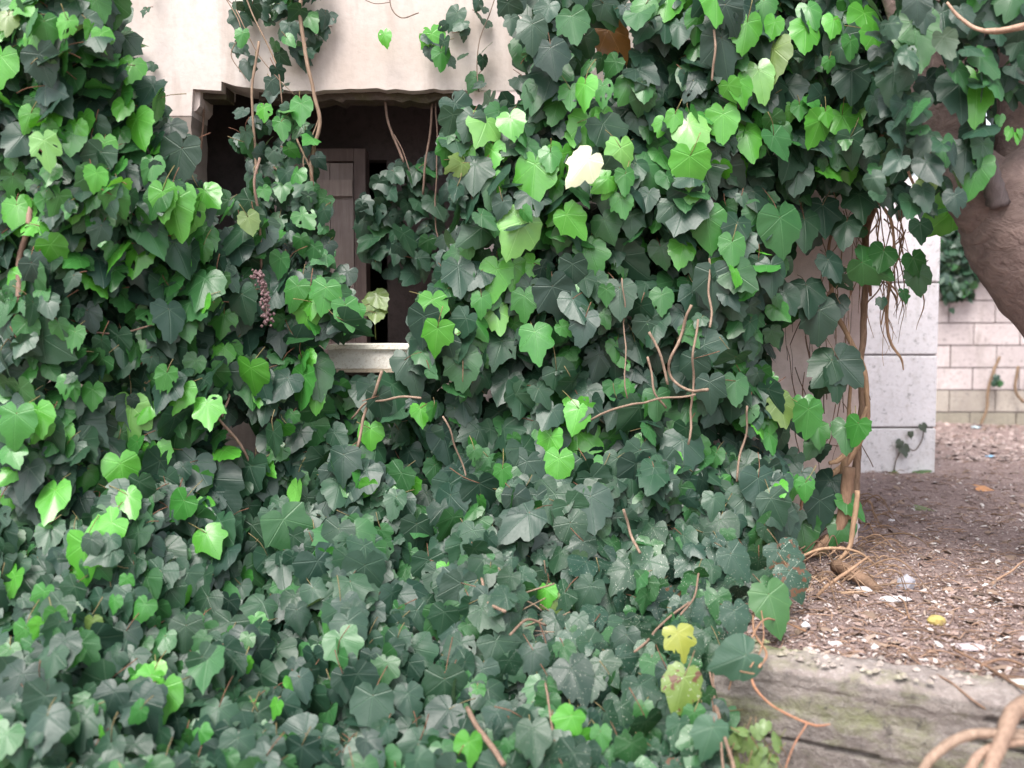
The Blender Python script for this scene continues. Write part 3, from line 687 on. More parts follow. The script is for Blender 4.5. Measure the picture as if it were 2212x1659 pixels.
for p, r in (([(1490,655),(1468,720),(1452,770),(1450,812),(1490,840),(1525,845)], .0065), ([(1500,850),(1420,862),(1350,880),(1280,905)], .005), ([(1502,690),(1500,760),(1494,850),(1488,960)], .005), ([(1345,600),(1350,700),(1352,860)], .003), ([(1528,560),(1532,640),(1530,700)], .005), ([(1540,60),(1545,120),(1538,180)], .005), ([(1400,720),(1430,770),(1440,830)], .006), ([(1345,1100),(1365,1150),(1386,1195)], .006), ([(955,900),(990,980),(1010,1040)], .004), ([(825,797),(812,845),(790,890),(768,965)], .007), ([(905,857),(850,858),(800,868),(762,900)], .005), ([(1620,880),(1605,960),(1590,1040)], .005), ([(1400,770),(1412,840),(1440,880)], .005)):
    iv.vine(p, r, [depth(a, b)-.10 for a, b in p], (1.25, 1.15, 1.1, 1), wob=.016)
mbc = MB(); 
for x, y, s, a, k, kd in cream: leaf(mbc, P(x, y, 3.25), s*.8*3.4/F, (-.3, -1, .1), (-.5, 0, -.6), 'three', (.62, .66, .46), droop=.1, cup=.3)
o = mbc.build('leaf', LEAF, iv.o); o['label'] = 'upturned cream coloured leaf'
mbc = MB(); leaf(mbc, P(1330, 92, 3.62), 88*3.6/F, (.1, -1, .2), (.4, 0, -.8), 'heart', (.22, .11, .04), droop=.3, cup=.5)
o = mbc.build('leaf', LEAF, iv.o); o['label'] = 'withered brown leaf'
iv.finish()

# -- ivy mound at the foot
iv = Ivy('ivy_mound', (0, 3, 0), 'low spreading bank of grey green ivy covering the ground below the window', group='ivy on the house')
def pm(x, y):
    k = 1.
    if 1100 < x < 1230 and 1230 < y < 1400: k = .4
    if 1560 < x < 1760 and 1290 < y < 1440: k = .15
    return k
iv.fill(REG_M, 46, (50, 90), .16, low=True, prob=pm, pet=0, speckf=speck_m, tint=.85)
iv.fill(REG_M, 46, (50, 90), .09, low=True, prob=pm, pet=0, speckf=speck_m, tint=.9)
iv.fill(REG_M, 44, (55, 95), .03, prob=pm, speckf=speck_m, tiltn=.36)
iv.fill(REG_M, 56, (70, 118), -.03, prob=lambda x, y: .9*pm(x, y), pet=.4, speckf=speck_m, tiltn=.32, kinds=('three', 'five', 'heart', 'three', 'ovate'))
iv.fill(REG_M, 50, (36, 66), -.02, prob=lambda x, y: .55, speckf=speck_m, kinds=('three', 'five'))
iv.fill([(-90,1200),(900,1200),(900,1760),(-90,1760)], 90, (45, 85), -.05, mode='mmyt', prob=lambda x, y: .5*float(sstep(1000, 500, x)))
iv.put([e for e in rest if inpoly(e[0], e[1], REG_M)]); rest = [e for e in rest if not inpoly(e[0], e[1], REG_M)]
def lone(x, y, s, a, col, kind, Y, label, speck=0., n=(0, -1, .4)):
    m = MB(); ar = math.radians(a)
    b, n_, t_ = leaf(m, P(x, y, Y), s*Y/F, n, (math.sin(ar), -.1, -math.cos(ar)), kind, col, speck, droop=.25, cup=.2); petiole(iv.stem, b, n_, t_, s*Y/F*.7)
    o = m.build('leaf', LEAF, iv.o); o['label'] = label
lone(1470, 1392, 68, 10, (.27, .31, .05), 'five', 2.62, 'yellow five lobed leaf')
lone(1470, 1498, 98, -15, (.13, .21, .04), 'three', 2.45, 'olive leaf with brown blotches', 1.)
lone(1672, 1322, 102, 12, (.045, .14, .04), 'ovate', 2.78, 'long drooping mid green leaf')
lone(1580, 1428, 92, -70, (.03, .085, .05), 'heart', 2.45, 'wide blue green leaf hanging at the end of the concrete wall')
lone(1590, 1345, 70, 5, (.025, .07, .045), 'heart', 2.75, 'dark leaf above the wall end', .5)
lone(1595, 1220, 74, 30, (.025, .07, .045), 'heart', 2.95, 'torn dark leaf beside the dirt', .3)
lone(1700, 1215, 80, 20, (.025, .07, .045), 'five', 2.98, 'flecked leaf at the edge of the mound', 1.)
lone(1718, 1262, 80, 20, (.025, .07, .045), 'three', 2.9, 'white flecked leaf hanging over the dirt', 1.)
lone(1530, 1600, 80, -20, (.04, .11, .06), 'three', 2.3, 'leaf hanging before the mossy wall')
for p, r in (([(1008,1530),(1040,1580),(1088,1650)], .009), ([(1540,1450),(1550,1540),(1580,1640),(1590,1700)], .006), ([(1528,1440),(1545,1500),(1556,1560),(1562,1660)], .004), ([(1040,1250),(1050,1300),(1090,1320)], .006), ([(1370,1410),(1440,1340),(1490,1300)], .005), ([(1180,1470),(1190,1540),(1200,1600)], .004), ([(1100,1370),(1140,1340),(1180,1350)], .005), ([(1470,1330),(1500,1290),(1510,1240)], .004)):
    iv.vine(p, r, [depth(a, b)-.09 for a, b in p], (1.15, 1., .95, 1))
# dead stalks showing through the gap
for i in range(70):
    x, y = rng.uniform(1110, 1230), rng.uniform(1270, 1380); Y = depth(x, y)+.05
    a = rng.uniform(-.6, .6)+math.pi*.75*(rng.random() < .2); L = rng.uniform(30, 90)
    iv.vine([(x, y), (x+L*.5*math.cos(a)+rng.normal(0, 5), y-L*.5*math.sin(a)), (x+L*math.cos(a), y-L*math.sin(a))], rng.uniform(.0012, .003), Y, tuple(rng.uniform(.9, 1.6)*np.array([1, .95, .85]))+(1,), sides=4)
iv.finish()

# ------------------------------------------------------------------ woody ivy trunk and aerial roots at the house corner
iv = Ivy('ivy_vine', (1.3, 3.8, 0), 'old woody ivy vine with twisted bare trunks climbing the house corner', 'ivy', 'ivy on the house')
tan = (1.6, 1.35, 1.1, 1)
V_ = [
 ([(1795,595),(1800,660),(1830,725),(1858,775),(1872,840),(1876,900),(1850,960),(1818,1005),(1790,1030)], [.012,.014,.014,.015,.014,.015,.018,.02,.02], 3.72, tan),
 ([(1872,430),(1868,560),(1866,700),(1862,820),(1858,920),(1850,1010),(1838,1090),(1800,1160),(1745,1200)], [.02,.018,.018,.017,.019,.022,.026,.028,.02], 3.80, (1.1,.95,.85,1)),
 ([(1905,400),(1880,470),(1874,560),(1880,640)], [.016,.014,.012,.008], 3.76, (1.1,.85,.72,1)),
 ([(1840,780),(1835,860),(1832,930),(1822,1000),(1828,1060)], [.008,.010,.014,.018,.018], 3.70, tan),
 ([(1876,880),(1850,950),(1815,990),(1790,1000)], [.012,.016,.015,.01], 3.66, tan),
 ([(1918,590),(1916,680),(1925,740),(1945,775),(1950,800)], [.006,.008,.008,.006,.003], 3.68, tan),
 ([(1835,1010),(1828,1080),(1812,1140),(1770,1180),(1735,1200)], [.03,.032,.03,.022,.015], 3.62, (1.3,1.05,.9,1)),
 ([(1850,1060),(1842,1120),(1835,1180),(1800,1215)], [.014,.014,.012,.008], 3.5, tan),
 ([(1735,1200),(1780,1182),(1850,1190),(1900,1225)], [.006,.007,.006,.004], 3.3, tan),
 ([(1760,1290),(1790,1260),(1850,1220),(1880,1200)], [.008,.008,.007,.004], 3.15, (1.5,1.25,1.05,1)),
 ([(1700,1170),(1725,1110),(1735,1060),(1760,1010)], [.009,.009,.008,.006], 3.55, (1.3,.95,.75,1)),
 ([(1940,470),(1950,520),(1930,580),(1915,640),(1905,700)], [.004]*5, 3.70, tan),
 ([(1890,330),(1900,300),(1930,250),(1935,200)], [.012,.010,.008,.004], 3.6, (1,.8,.65,1)),
 ([(1985,380),(1950,320),(1945,280)], [.006,.006,.004], 3.5, tan),
 ([(1860,420),(1855,470),(1810,480),(1790,530),(1800,600)], [.008,.009,.008,.008,.010], 3.72, (1.1,.85,.75,1)),
 ([(1930,540),(1925,480),(1900,440),(1890,380)], [.006,.008,.008,.006], 3.66, tan),
 ([(1990,440),(1960,360),(1940,310),(1950,260)], [.006,.007,.006,.004], 3.5, (1.3,1.05,.9,1)),
]
for p, r, Y, c in V_: iv.vine(p, list(np.array(r)*.72), Y, c, wob=.010, sides=8)
for i in range(46):
    x = rng.uniform(1770, 1960); y = rng.uniform(380, 600); L = rng.uniform(80, 280); k = rng.normal(0, 14)
    iv.vine([(x, y), (x+k+rng.normal(0, 8), y+L*.33), (x+k*1.5+rng.normal(0, 12), y+L*.66), (x+2*k, y+L)], [rng.uniform(.0014, .0035)]*3+[.0008], rng.uniform(3.66, 3.84), tuple(rng.uniform(1.0, 1.9)*np.array([1, .82, .7]))+(1,), wob=.014, sides=4)
for i in range(34):
    x = rng.uniform(1680, 1850); y = rng.uniform(600, 1000); L = rng.uniform(60, 160); k = rng.normal(0, 12)
    iv.vine([(x, y), (x+k, y+L*.5), (x+2*k, y+L)], rng.uniform(.001, .0025), 3.84, tuple(rng.uniform(.6, 1.2)*np.array([1, .75, .7]))+(1,), wob=.014, sides=4)
for i in range(60):
    x = rng.uniform(1700, 1930); y = rng.uniform(1080, 1260); a = rng.uniform(-.9, .7); L = rng.uniform(30, 130)
    z0_ = rng.uniform(.01, .10); p0 = PZ(x, y, z0_); d_ = np.array([math.cos(a), rng.normal(0, .5), 0])*L/600
    m_ = p0+d_*.5+[0, 0, rng.uniform(0, .05)]; e_ = p0+d_; e_[2] = .01
    tube(iv.stem, [p0, m_, e_], [rng.uniform(.0015, .004)]*2+[.001], 4, 5, col=tuple(rng.uniform(.8, 1.6)*np.array([1, .85, .72]))+(1,), wob=.01)
for i in range(80):
    x = rng.uniform(1690, 1900); y = rng.uniform(1130, 1290); z_ = rng.uniform(.005, .05); p0 = PZ(x, y, z_)
    a_ = rng.uniform(-3.1, 3.1); d_ = np.array([math.cos(a_), math.sin(a_)*.8, rng.normal(0, .15)])*rng.uniform(.04, .17); e_ = p0+d_; e_[2] = max(.006, e_[2])
    tube(iv.stem, [p0, (p0+e_)/2+[0, 0, rng.uniform(0, .03)], e_], [rng.uniform(.001, .003)]*2+[.001], 4, 4, col=tuple(rng.uniform(1., 2.)*np.array([1, .88, .76]))+(1,), wob=.012)
iv.fill([(1680,420),(1870,420),(1840,560),(1800,700),(1780,900),(1790,1060),(1740,1130),(1680,1100)], 60, (50, 85), 0, depthf=lambda x, y: 3.68, slopef=lambda x, y: np.array([0, -1, .3]), prob=lambda x, y: .42)
# sparse leaves on it
for x, y, s, a, k, kd in ((1780,800,80,-35,'d','heart'),(1832,800,80,40,'d','heart'),(1808,830,70,0,'d','ovate'),(1888,582,80,60,'t','heart'),(1905,560,60,-20,'t','heart'),(1825,500,70,0,'d','heart'),(1800,580,60,20,'d','heart'),(1770,700,80,0,'d','heart'),(1845,1095,65,30,'m','heart'),(1770,1110,80,0,'d','heart'),(1735,1155,70,10,'t','heart'),(1812,1150,60,-30,'t','three'),(1745,640,80,0,'d','three'),(1770,940,50,0,'m','heart'),(1980,575,50,20,'t','heart'),(1985,610,55,10,'d','heart'),(1955,640,30,0,'d','three'),(2032,478,85,-40,'y','heart'),(1860,440,80,0,'d','five'),(1780,470,80,0,'d','five'),(1905,655,25,0,'d','three')):
    b, n_, t_ = leaf(iv.young if k != 'd' else iv.dark, P(x, y, 3.6), s*3.6/F, np.array([0, -1, .3])+rng.normal(0, .25, 3), (math.sin(math.radians(a)), 0, -math.cos(math.radians(a))), kd, dark() if k == 'd' else young(k))
    petiole(iv.stem, b, n_, t_, s*3.6/F*.8)
iv.put([e for e in rest if e[0] > 1700 and e[1] > 300]); rest = [e for e in rest if not (e[0] > 1700 and e[1] > 300)]
iv.finish()

# ------------------------------------------------------------------ tree at the right
YT = 3.25
tr = empty('tree', (float(P(2660, 1300, YT)[0]), YT, 0), 'leaning smooth brown tree trunk forking beside the block wall', 'tree')
mb = MB()
def TP(L): return [P(a, b, d) for a, b, d in L]
base = P(2660, 1350, YT)
tube(mb, [np.array([base[0]+.12, YT, -.12]), *TP([(2640,1100,YT),(2560,860,YT),(2415,690,YT),(2290,555,YT),(2205,440,YT),(2140,360,YT)])], [.36, .30, .27, .255, .245, .215, .13], 22, 8, rough=.02)
tube(mb, TP([(2300,570,YT),(2245,440,YT+.02),(2240,280,YT+.03),(2245,120,YT+.03),(2280,-80,YT+.05),(2330,-420,YT+.1)]), [.14, .155, .125, .12, .11, .08], 18, 8, rough=.02)
tube(mb, TP([(2220,520,YT),(2130,420,YT),(2068,330,YT+.05),(2010,200,YT+.1),(1960,40,YT+.15),(1900,-150,YT+.2),(1850,-420,YT+.3)]), [.14, .125, .085, .07, .06, .05, .04], 16, 8, rough=.025)
o = mb.build('trunk', TRUNK, tr)
mb = MB(); tube(mb, TP([(2158,440,YT-.13),(2146,400,YT-.15),(2134,350,YT-.17),(2130,335,YT-.18)]), [.035, .030, .024, .012], 10, 5, col=(1.2, 1.2, 1.2, 1), rough=.18)
o = mb.build('branch_stub', bark_material('dead_stub', (.10, .08, .08), (.22, .18, .18), 60), tr); o['label'] = 'broken grey stub in the fork'
# ivy covered crown overhead: branches
mb = MB()
tube(mb, TP([(2045,5,2.9),(2070,35,2.9),(2110,62,2.88),(2150,66,2.86),(2212,55,2.82),(2300,30,2.8)]), [.0035, .005, .006, .007, .008, .010], 6, 6, col=(2.2, 1.9, 1.8, 1))
tube(mb, TP([(2090,50,2.9),(2140,72,2.88),(2212,62,2.82)]), [.002, .003, .004], 5, 6, col=(1.8, 1.5, 1.4, 1))
o = mb.build('twig', STEM, tr); o['label'] = 'pale bare twig overhead'
mb = MB()
for i in range(26):
    a = P(rng.uniform(1960, 2230), rng.uniform(-200, 150), rng.uniform(3.2, 3.8)); b = P(rng.uniform(1900, 2300), rng.uniform(-150, 420), rng.uniform(3.1, 3.9))
    tube(mb, [a, (a+b)/2+rng.normal(0, .05, 3), b], [.012, .008, .003], 5, 5, wob=.02)
mb.build('branches', TRUNK, tr)
crown = MB()
def crownleaf(x, y, Y, s, low=True, c=None):
    leaf(crown, P(x, y, Y), s, np.array([0, -1, .5])+rng.normal(0, .6, 3), (rng.normal(0, .5), -.1, -1), ('ovate', 'heart', 'three')[int(rng.integers(3))], c or dark(), 0, low)
SKYH = [(2005,122,15),(2040,272,12),(2050,250,8),(1975,380,6),(2062,200,5),(1993,66,5)]
RF = [(1880,-420),(2420,-420),(2420,150),(2270,180),(2200,215),(2170,245),(2150,300),(2128,330),(2115,400),(2070,440),(2030,470),(1985,470),(1940,455),(1885,430),(1880,330),(1895,250),(1890,100)]
for Y, step in ((4.4, 38), (4.0, 34), (3.6, 34), (3.0, 36)):
    for yy in np.arange(-420, 480, step*.86):
        for xx in np.arange(1860, 2420, step):
            x = xx+rng.uniform(-.5, .5)*step; y = yy+rng.uniform(-.5, .5)*step; s = rng.uniform(38, 66)
            if not inpoly(x, y, RF): continue
            if y < -60 and rng.random() < .25: continue
            if y > 330 and Y < 3.5 and x > 2030 and rng.random() < .4: continue
            if y > 400 and x < 2030 and rng.random() < .35: continue
            if any((x-a)**2+(y-b)**2 < (s*.52+r)**2 for a, b, r in SKYH): continue
            if y > 230 and x > 2110 and Y < 3.5: continue
            crownleaf(x, y, Y+rng.uniform(-.12, .12), s*Y/F, low=y < -60 or Y > 3.8)
for x, y, s, k in ((2110,212,105,'y'),(1980,92,120,'t'),(2040,62,100,'d'),(2075,215,90,'d'),(2110,-5,60,'m'),(2150,20,80,'d'),(2195,40,80,'d'),(2085,350,80,'d'),(2105,385,80,'m'),(1998,45,50,'d'),(2180,290,26,'y'),(2200,300,22,'y'),(2160,262,24,'m'),(2206,290,20,'y'),(2120,330,60,'d'),(2010,380,60,'o'),(2000,420,50,'o'),(2040,330,60,'d'),(1960,250,70,'d'),(1930,180,80,'d')):
    leaf(crown, P(x, y, 2.98), s*2.98/F, (rng.normal(0, .3), -1, .2), (rng.normal(0, .2), 0, -1), 'ovate' if k != 'd' else 'heart', dark() if k == 'd' else young(k))
crown.build('crown', LEAF, tr)

# ------------------------------------------------------------------ ivy on the block wall, trees beyond
iv = Ivy('ivy', (4, 8.6, 0), 'thin dull ivy creeping over the top of the block wall', 'ivy')
dB = lambda x, y: 8.6
RB = [(1990,380),(2500,380),(2500,560),(2250,560),(2120,600),(2085,640),(2045,655),(2025,600),(2000,500)]
for dd in (0, .05, -.06): iv.fill(RB, 13, (16, 30), dd, depthf=dB, slopef=sS, low=True, pet=0, prob=lambda x, y: .85)
iv.fill([(2030,590),(2110,600),(2120,640),(2050,690),(2030,680)], 22, (14, 24), 0, depthf=dB, slopef=sS, low=True, pet=0, prob=lambda x, y: .3)
for p in ([(2150,790),(2135,840),(2132,880),(2118,920)], [(2200,790),(2193,840),(2212,870)], [(2160,770),(2148,800),(2150,830)]): iv.vine(p, .016, 8.62, (1.1, 1, .85, 1))
iv.fill([(2140,815),(2165,815),(2165,835),(2140,835)], 14, (14, 18), 0, depthf=dB, slopef=sS, low=True, pet=0)
iv.finish()
def btree(x, y, h, r, label):
    t = empty('background_tree', (x, y, 0), label, 'tree', 'trees beyond the block wall')
    m = MB(); tube(m, [(x, y, -.1), (x+.1, y, h*.3), (x, y, h*.6), (x+.1, y, h*.85)], [.2, .16, .11, .04], 8, 5)
    for i in range(7):
        a = rng.uniform(0, 6.28); z = h*rng.uniform(.35, .7); tube(m, [(x, y, z), (x+math.cos(a)*r*.4, y+math.sin(a)*r*.4, z+.3), (x+math.cos(a)*r*.8, y+math.sin(a)*r*.8, z+.7)], [.07, .04, .015], 5, 4)
    m.build('trunk', TRUNK, t); m = MB()
    cl = [(x+rng.normal(0, r*.45), y+rng.normal(0, r*.4), h*.62+rng.normal(0, h*.16), rng.uniform(.3, .6)) for _ in range(34)]
    for i in range(3400):
        c = cl[int(rng.integers(len(cl)))]; p = np.array(c[:3])+nrm(rng.normal(0, 1, 3))*c[3]*rng.uniform(.55, 1)
        leaf(m, p, rng.uniform(.09, .16), rng.normal(0, 1, 3)+[0, -.4, .7], rng.normal(0, 1, 3)+[0, 0, -.6], 'ovate', tuple(np.array(dark())*1.2), 0, True)
    m.build('crown', LEAF, t)
btree(4.3, 11.2, 3.1, 1.3, 'dark bushy tree behind the wall just right of the white pillar')
btree(7.2, 11.6, 3.6, 1.6, 'taller dark tree behind the wall hidden by the leaning trunk')

# ------------------------------------------------------------------ litter on the dirt
mb = MB()
def vis_xy(n, xr=(1600, 2260), yr=(905, 1545)):
    out = []
    while len(out) < n:
        x = rng.uniform(*xr); u_ = rng.random(); y = yr[0]+(yr[1]-yr[0])*u_
        p = PZ(x, y, 0.)
        t, s = rline(p[0], p[1])
        if s > -.02: continue
        if x < 1870 and p[1] > 3.85: continue
        if p[1] > 8.6: continue
        out.append((p[0], p[1], x, y))
    return out
def chip(mb, x, y, r, col, h=.004, n=6, el=1.6):
    z = ground_z(x, y)+.004; a0 = rng.random()*6.28; ca, sa = math.cos(a0), math.sin(a0); tilt = rng.normal(0, .25, 2); v = []
    for k in range(n):
        th = k*2*math.pi/n; q = r*rng.uniform(.65, 1.2); dx, dy = q*el*math.cos(th), q*math.sin(th)
        X, Yc = dx*ca-dy*sa, dx*sa+dy*ca; v.append((x+X, y+Yc, z+abs(tilt[0])*r+tilt[0]*X+tilt[1]*Yc))
    v.append((x, y, z+h+abs(tilt[0])*r)); mb.add(v, f3=[(k, (k+1) % n, n) for k in range(n)], col=(*col, 1))
PALE = [(.55, .50, .48), (.64, .59, .58), (.42, .34, .32), (.33, .24, .21), (.24, .165, .145), (.42, .33, .27), (.12, .08, .07), (.38, .30, .29)]
PW = np.array([.06, .025, .14, .22, .22, .05, .16, .10]); PW /= PW.sum()
for x, y, px, py in vis_xy(11000):
    c = np.array(PALE[int(rng.choice(len(PALE), p=PW))])*rng.uniform(.8, 1.15); far = y/3.0
    chip(mb, x, y, min(rng.exponential(.0015)+.0013, .010)*(1+.22*far), tuple(c), n=5, el=rng.uniform(1.1, 2.6))
# bigger pale dry leaves and chips in drifts
for x, y, px, py in vis_xy(520):
    k = sstep(1300, 1480, py) if rng.random() < .6 else 1
    if rng.random() > .10+.5*k: continue
    g = rng.uniform(.45, .72); chip(mb, x, y, rng.uniform(.005, .012), (g, g*.93, g*.9), .006, 7, rng.uniform(1, 1.8))
for x, y, px, py in vis_xy(600, (1980, 2260), (895, 1000)):
    g = rng.uniform(.18, .62); chip(mb, x, y, rng.uniform(.006, .020), (g*.85, g*.68, g*.64), .008, 7)
for x, y, px, py in vis_xy(110):
    g = rng.uniform(.12, .36)
    leaf(mb, (x, y, ground_z(x, y)+.010), rng.uniform(.022, .055)*(.7+.1*y), rng.normal(0, .3, 3)+[0, 0, 1], rng.normal(0, 1, 3), ('ovate', 'heart', 'three')[int(rng.integers(3))], (g, g*.72, g*.55), droop=.4, cup=.7)
tag(mb.build('leaf_litter', LITTER, smooth=False), 'crumbled dry leaves and pale chips scattered over the dirt', 'litter', kind='stuff')
mb = MB()
for x, y, px, py in vis_xy(1300):
    L = rng.exponential(.03)+.02; L = min(L, .16); a = rng.normal(.1, .8); z = ground_z(x, y)+.005; d_ = np.array([math.cos(a), math.sin(a), 0])*L
    p0 = np.array([x, y, z]); g = rng.uniform(.6, 1.7)
    tube(mb, [p0, p0+d_*.5+[0, 0, rng.uniform(0, .01)]+rng.normal(0, .004, 3), p0+d_], rng.uniform(.0008, .0022), 4, 3, col=(g, g*.85, g*.78, 1))
tag(mb.build('twig_litter', STEM), 'thin dry twigs and needles lying over the dirt', 'twigs', kind='stuff')

def stone(name, px, py, r, mat, label, cat, sq=(1, 1, .7), col=(1, 1, 1, 1), up=0., sub=2, amp=.35):
    import bmesh
    bm = bmesh.new(); bmesh.ops.create_icosphere(bm, subdivisions=sub, radius=1)
    p = PZ(px, py, 0); z = ground_z(p[0], p[1]); o3 = Vector((rng.random()*50, rng.random()*50, 0)); m = MB()
    V = np.array([np.array(v.co)*(1+amp*mnoise.noise(v.co*1.3+o3)+.12*mnoise.noise(v.co*4+o3)) for v in bm.verts])*np.array(sq)*r
    F3 = [[v.index for v in f.verts] for f in bm.faces]; bm.free()
    V = V+np.array([p[0], p[1], z+r*sq[2]*.6+up]); m.add(V, f3=F3, col=col)
    return tag(m.build(name, mat, loc='base', smooth=False), label, cat)
stone('stone', 1958, 1278, .034, STONE, 'angular blue grey stone lying on the dirt below the ivy roots', 'stone', (1, .8, .85), (1.0, 1.0, 1.08, 1), sub=1)
stone('stone', 1868, 1280, .024, STONE, 'flat pale stone at the cut end of the root', 'stone', (1.4, .8, .5), (1.6, 1.6, 1.6, 1))
stone('stone', 1932, 1300, .024, STONE, 'long white stone just below the grey stone', 'stone', (2.2, .8, .4), (1.7, 1.65, 1.6, 1))
stone('stone', 1846, 1150, .02, STONE, 'small white stone beside the foot of the vine', 'stone', (1, .8, 1.1), (1.9, 1.9, 1.9, 1))
stone('stone', 1925, 1128, .012, STONE, 'tiny bright pebble in the middle of the dirt', 'pebble', (1.3, 1, .6), (2.0, 2.0, 2.0, 1))
stone('stone', 2095, 1400, .026, STONE, 'flat pinkish stone right of the yellow fruit', 'stone', (1.5, 1, .3), (1.4, 1.25, 1.25, 1))
stone('stone', 1740, 1352, .013, STONE, 'white square chip near the retaining wall', 'stone', (1, 1, .8), (2.0, 2., 2., 1))
stone('stone', 1805, 1385, .014, STONE, 'larger of two pale chips on the wall edge', 'stone', (1.6, 1, .5), (1.8, 1.75, 1.7, 1))
stone('stone', 1752, 1400, .013, STONE, 'broken pale chip left of the wall top', 'stone', (1.3, 1, .6), (1.9, 1.85, 1.8, 1))
m = N('yellow_fruit_skin'); FR = m.done(m.mix(m.ramp(m.noise(30, 4), [(.45, 0.), (.7, 1.)]), (.46, .36, .12), (.28, .21, .10)), .5, .4)
stone('fruit', 2023, 1352, .0235, FR, 'yellow wrinkled fallen fruit on the dirt', 'fruit', (1.15, 1, .75), amp=.2)
def flatleaf(name, px, py, s, col, label, cat, a=90, kind='ovate'):
    p = PZ(px, py, 0); p[2] = ground_z(p[0], p[1])+.012; m = MB(); ar = math.radians(a)
    leaf(m, p, s, (rng.normal(0, .15), -.35, 1), (math.sin(ar), math.cos(ar), 0), kind, col, droop=.2, cup=.4)
    return tag(m.build(name, LEAF, loc='base'), label, cat)
flatleaf('fallen_leaf', 2135, 1065, .10, (.55, .26, .10), 'curled orange tan leaf on the dirt near the back', 'leaf', 100)
flatleaf('fallen_leaf', 2030, 1490, .035, (.05, .30, .06), 'small fresh green leaf on the wall top', 'leaf', 60, 'three')
flatleaf('fallen_leaf', 1995, 1020, .09, (.08, .16, .05), 'green leaf lying before the white pillar', 'leaf', 80)
flatleaf('fallen_leaf', 1930, 1020, .07, (.10, .16, .05), 'dull green leaf at the pillar foot', 'leaf', 30)
flatleaf('fallen_leaf', 2000, 1105, .08, (.13, .17, .05), 'narrow olive leaf lying in the middle of the dirt', 'leaf', 100)
flatleaf('fallen_leaf', 1780, 1205, .07, (.30, .20, .10), 'tan leaf among the vine roots', 'leaf', 120)
flatleaf('fallen_leaf', 2212, 1478, .05, (.65, .62, .58), 'white crumpled leaf at the right edge of the dirt', 'leaf', 90)
def scrap(px, py, w_, h_, col, label):
    p = PZ(px, py, 0); z = ground_z(p[0], p[1])+.010; n = 6; mt = N('plastic_scrap'); mm = mt.done(col, .3, .5); m = MB()
    v = [(p[0]+w_*(i/n-.5), p[1]+h_*(j/2-.5)+.003*math.sin(i*2.1), z+.004*math.sin(i*1.7+j)+.003*j) for i in range(n+1) for j in range(3)]
    v += [(a, b, c-.0012) for a, b, c in v]; k = (n+1)*3
    f = [(i*3+j, i*3+j+1, i*3+j+4, i*3+j+3) for i in range(n) for j in range(2)]; f += [tuple(q+k for q in a[::-1]) for a in f]
    m.add(v, f); tag(m.build('plastic_scrap', mm, loc='base'), label, 'litter')
scrap(2203, 1498, .028, .010, (.07, .16, .62), 'torn dark blue plastic scrap at the right edge')
scrap(2140, 988, .07, .02, (.22, .50, .75), 'thin light blue plastic strip on the dirt')
scrap(2108, 928, .09, .06, (.55, .72, .80), 'pale blue crumpled wrapper by the block wall')

# ------------------------------------------------------------------ roots and fallen branches
def root(name, L, r, label, cat, col=(1.2, 1.0, .88, 1), sides=8, wob=.006, mat=STEM):
    m = MB()
    for pts, rr in L: tube(m, [np.array(p, float) for p in pts], rr, sides, 6, col=col, wob=wob)
    return tag(m.build(name, mat, loc='base'), label, cat)
g = lambda a, b, z: PZ(a, b, z)
root('root', [([g(1805,1222,.03), g(1840,1238,.04), g(1875,1258,.03), g(1900,1275,.015)], [.024, .024, .020, .012])], 0, 'thick tan sawn root lying left of the grey stone', 'root')
root('root', [([P(2290,1490,2.1), P(2212,1528,2.05), P(2180,1552,2.0), P(2165,1600,1.96), P(2140,1660,1.92), P(2100,1760,1.9)], [.025, .020, .018, .016, .015, .02]),
              ([P(2212,1600,1.98), P(2160,1612,1.97), P(2110,1640,1.94), P(2070,1700,1.9)], [.008, .009, .010, .010])], 0, 'knobbly thick surface root at the bottom right corner', 'root', (1.35, 1.2, 1.15, 1))
root('root', [([P(2240,1600,2.0), P(2180,1590,1.98), P(2110,1588,1.97), P(2050,1605,1.96), P(2005,1645,1.95), P(1980,1700,1.95)], [.010, .010, .011, .011, .010, .010]),
              ([P(2212,1582,2.02), P(2140,1580,2.0), P(2090,1586,1.98)], [.006, .006, .005])], 0, 'long arching root before the mossy wall', 'root', (1.35, 1.25, 1.2, 1))
root('twig', [([P(1620,1440,2.5), P(1632,1480,2.42), P(1665,1520,2.38), P(1712,1550,2.33), P(1755,1565,2.3), P(1790,1562,2.28)], [.0035, .0035, .003, .003, .003, .0015]), ([P(1740,1562,2.3), P(1715,1610,2.28), P(1690,1680,2.26)], [.002, .002, .0015])], 0, 'thin pinkish creeper trailing down the wall face', 'twig', (1.7, 1.1, .85, 1), 5)
root('twig', [([g(1625,1310,.05), g(1630,1370,.04), g(1655,1410,.03), g(1640,1440,.03)], .0035), ([g(1612,1400,.05), g(1650,1340,.06), g(1700,1345,.02), g(1740,1362,.01)], .003), ([g(1630,1455,.03), g(1590,1450,.0), g(1575,1490,-.05)], .002), ([g(1640,1300,.07), g(1650,1380,.05), g(1622,1440,.03)], .002)], 0, 'tangle of dry tan twigs at the end of the wall', 'twigs', (1.6, 1.2, .95, 1), 5)
root('twig', [([g(1960,1410,.01), g(2010,1450,.0), g(2060,1480,.0), g(2110,1520,-.02), g(2165,1555,-.06)], .0028)], 0, 'long straight dry stick across the wall top', 'twig', (1.1, .9, .8, 1), 5)
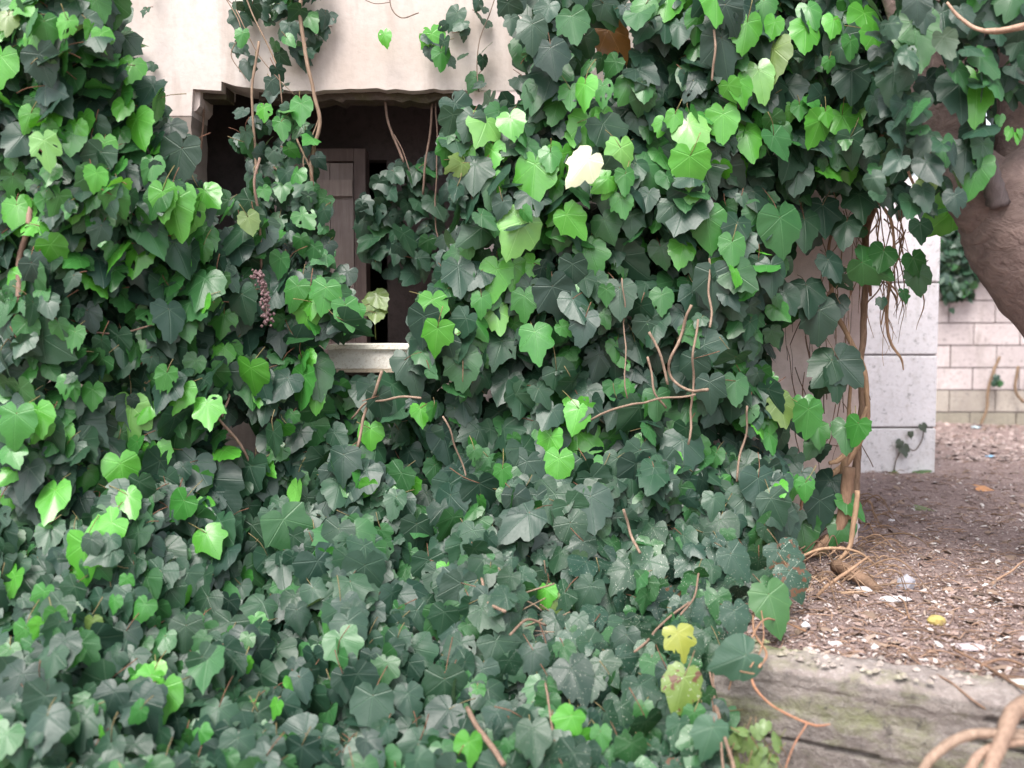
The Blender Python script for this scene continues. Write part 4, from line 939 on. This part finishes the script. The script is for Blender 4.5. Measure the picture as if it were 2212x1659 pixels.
root('twig', [([g(1940,1290,.02), g(1958,1310,.025), g(1965,1335,.02)], .003), ([g(1905,1300,.01), g(1960,1330,.01), g(2005,1355,.008)], .0025)], 0, 'two short crossed sticks between the stone and fruit', 'twig', (1.3, 1.05, .85, 1), 5)
root('twig', [([g(2145,1260,.02), g(2180,1235,.03), g(2215,1210,.04)], .004)], 0, 'pale leaning stick on the bright dirt at the right', 'twig', (1.9, 1.6, 1.4, 1), 5)
mbx = []
for L, lab in (([(1780,1040),(1830,1090),(1860,1130)], 'short twig at the foot of the vine'), ([(2060,1400),(2130,1440),(2215,1490)], 'bent dark root crossing the right edge of the dirt'), ([(2120,1440),(2170,1425),(2230,1445)], 'looping brown root near the white leaf')):
    root('twig', [([g(a, b, .015) for a, b in L], .004)], 0, lab, 'twig', (1., .8, .7, 1), 6)
# tufts under the wall, at its foot
iv = Ivy('weed', tuple(P(1640, 1640, 2.35)), 'thin green weeds growing up the mossy foot of the wall', 'weed')
for i in range(26):
    x = rng.uniform(1580, 1680); y = rng.uniform(1560, 1690); Y = 2.36
    b, n_, t_ = leaf(iv.young, P(x, y, Y), rng.uniform(.02, .05), rng.normal(0, .5, 3)+[0, -1, .3], (rng.normal(0, .4), 0, rng.choice([-1, 1])), 'ovate', (.12, .20, .06))
    petiole(iv.stem, b, n_, t_, .04)
for i in range(14):
    x = rng.uniform(1570, 1680); iv.vine([(x, 1720), (x+rng.normal(0, 8), 1640), (x+rng.normal(0, 25), 1560+rng.uniform(0, 60))], .0012, 2.37, (.7, 1.0, .45, 1), sides=4)
iv.finish()
# thin creeper on the foot of the white pillar
iv = Ivy('creeper', tuple(P(1940, 1020, 5.88)), 'tiny dark creeper sprig on the bottom block of the white pillar', 'creeper')
iv.vine([(1930,1018),(1938,985),(1952,965),(1975,972),(1990,955),(1995,925)], .0035, 5.885, (.5, .45, .4, 1), wob=.01, sides=5)
for x, y, sz_, k in ((1955,975,26,10),(1942,960,18,-40),(1996,925,18,30),(1968,940,14,0)):
    leaf(iv.dark, P(x, y, 5.87), sz_*5.87/F, (0, -1, .2), (math.sin(math.radians(k)), 0, -1), 'three', (.05, .07, .05))
iv.finish()
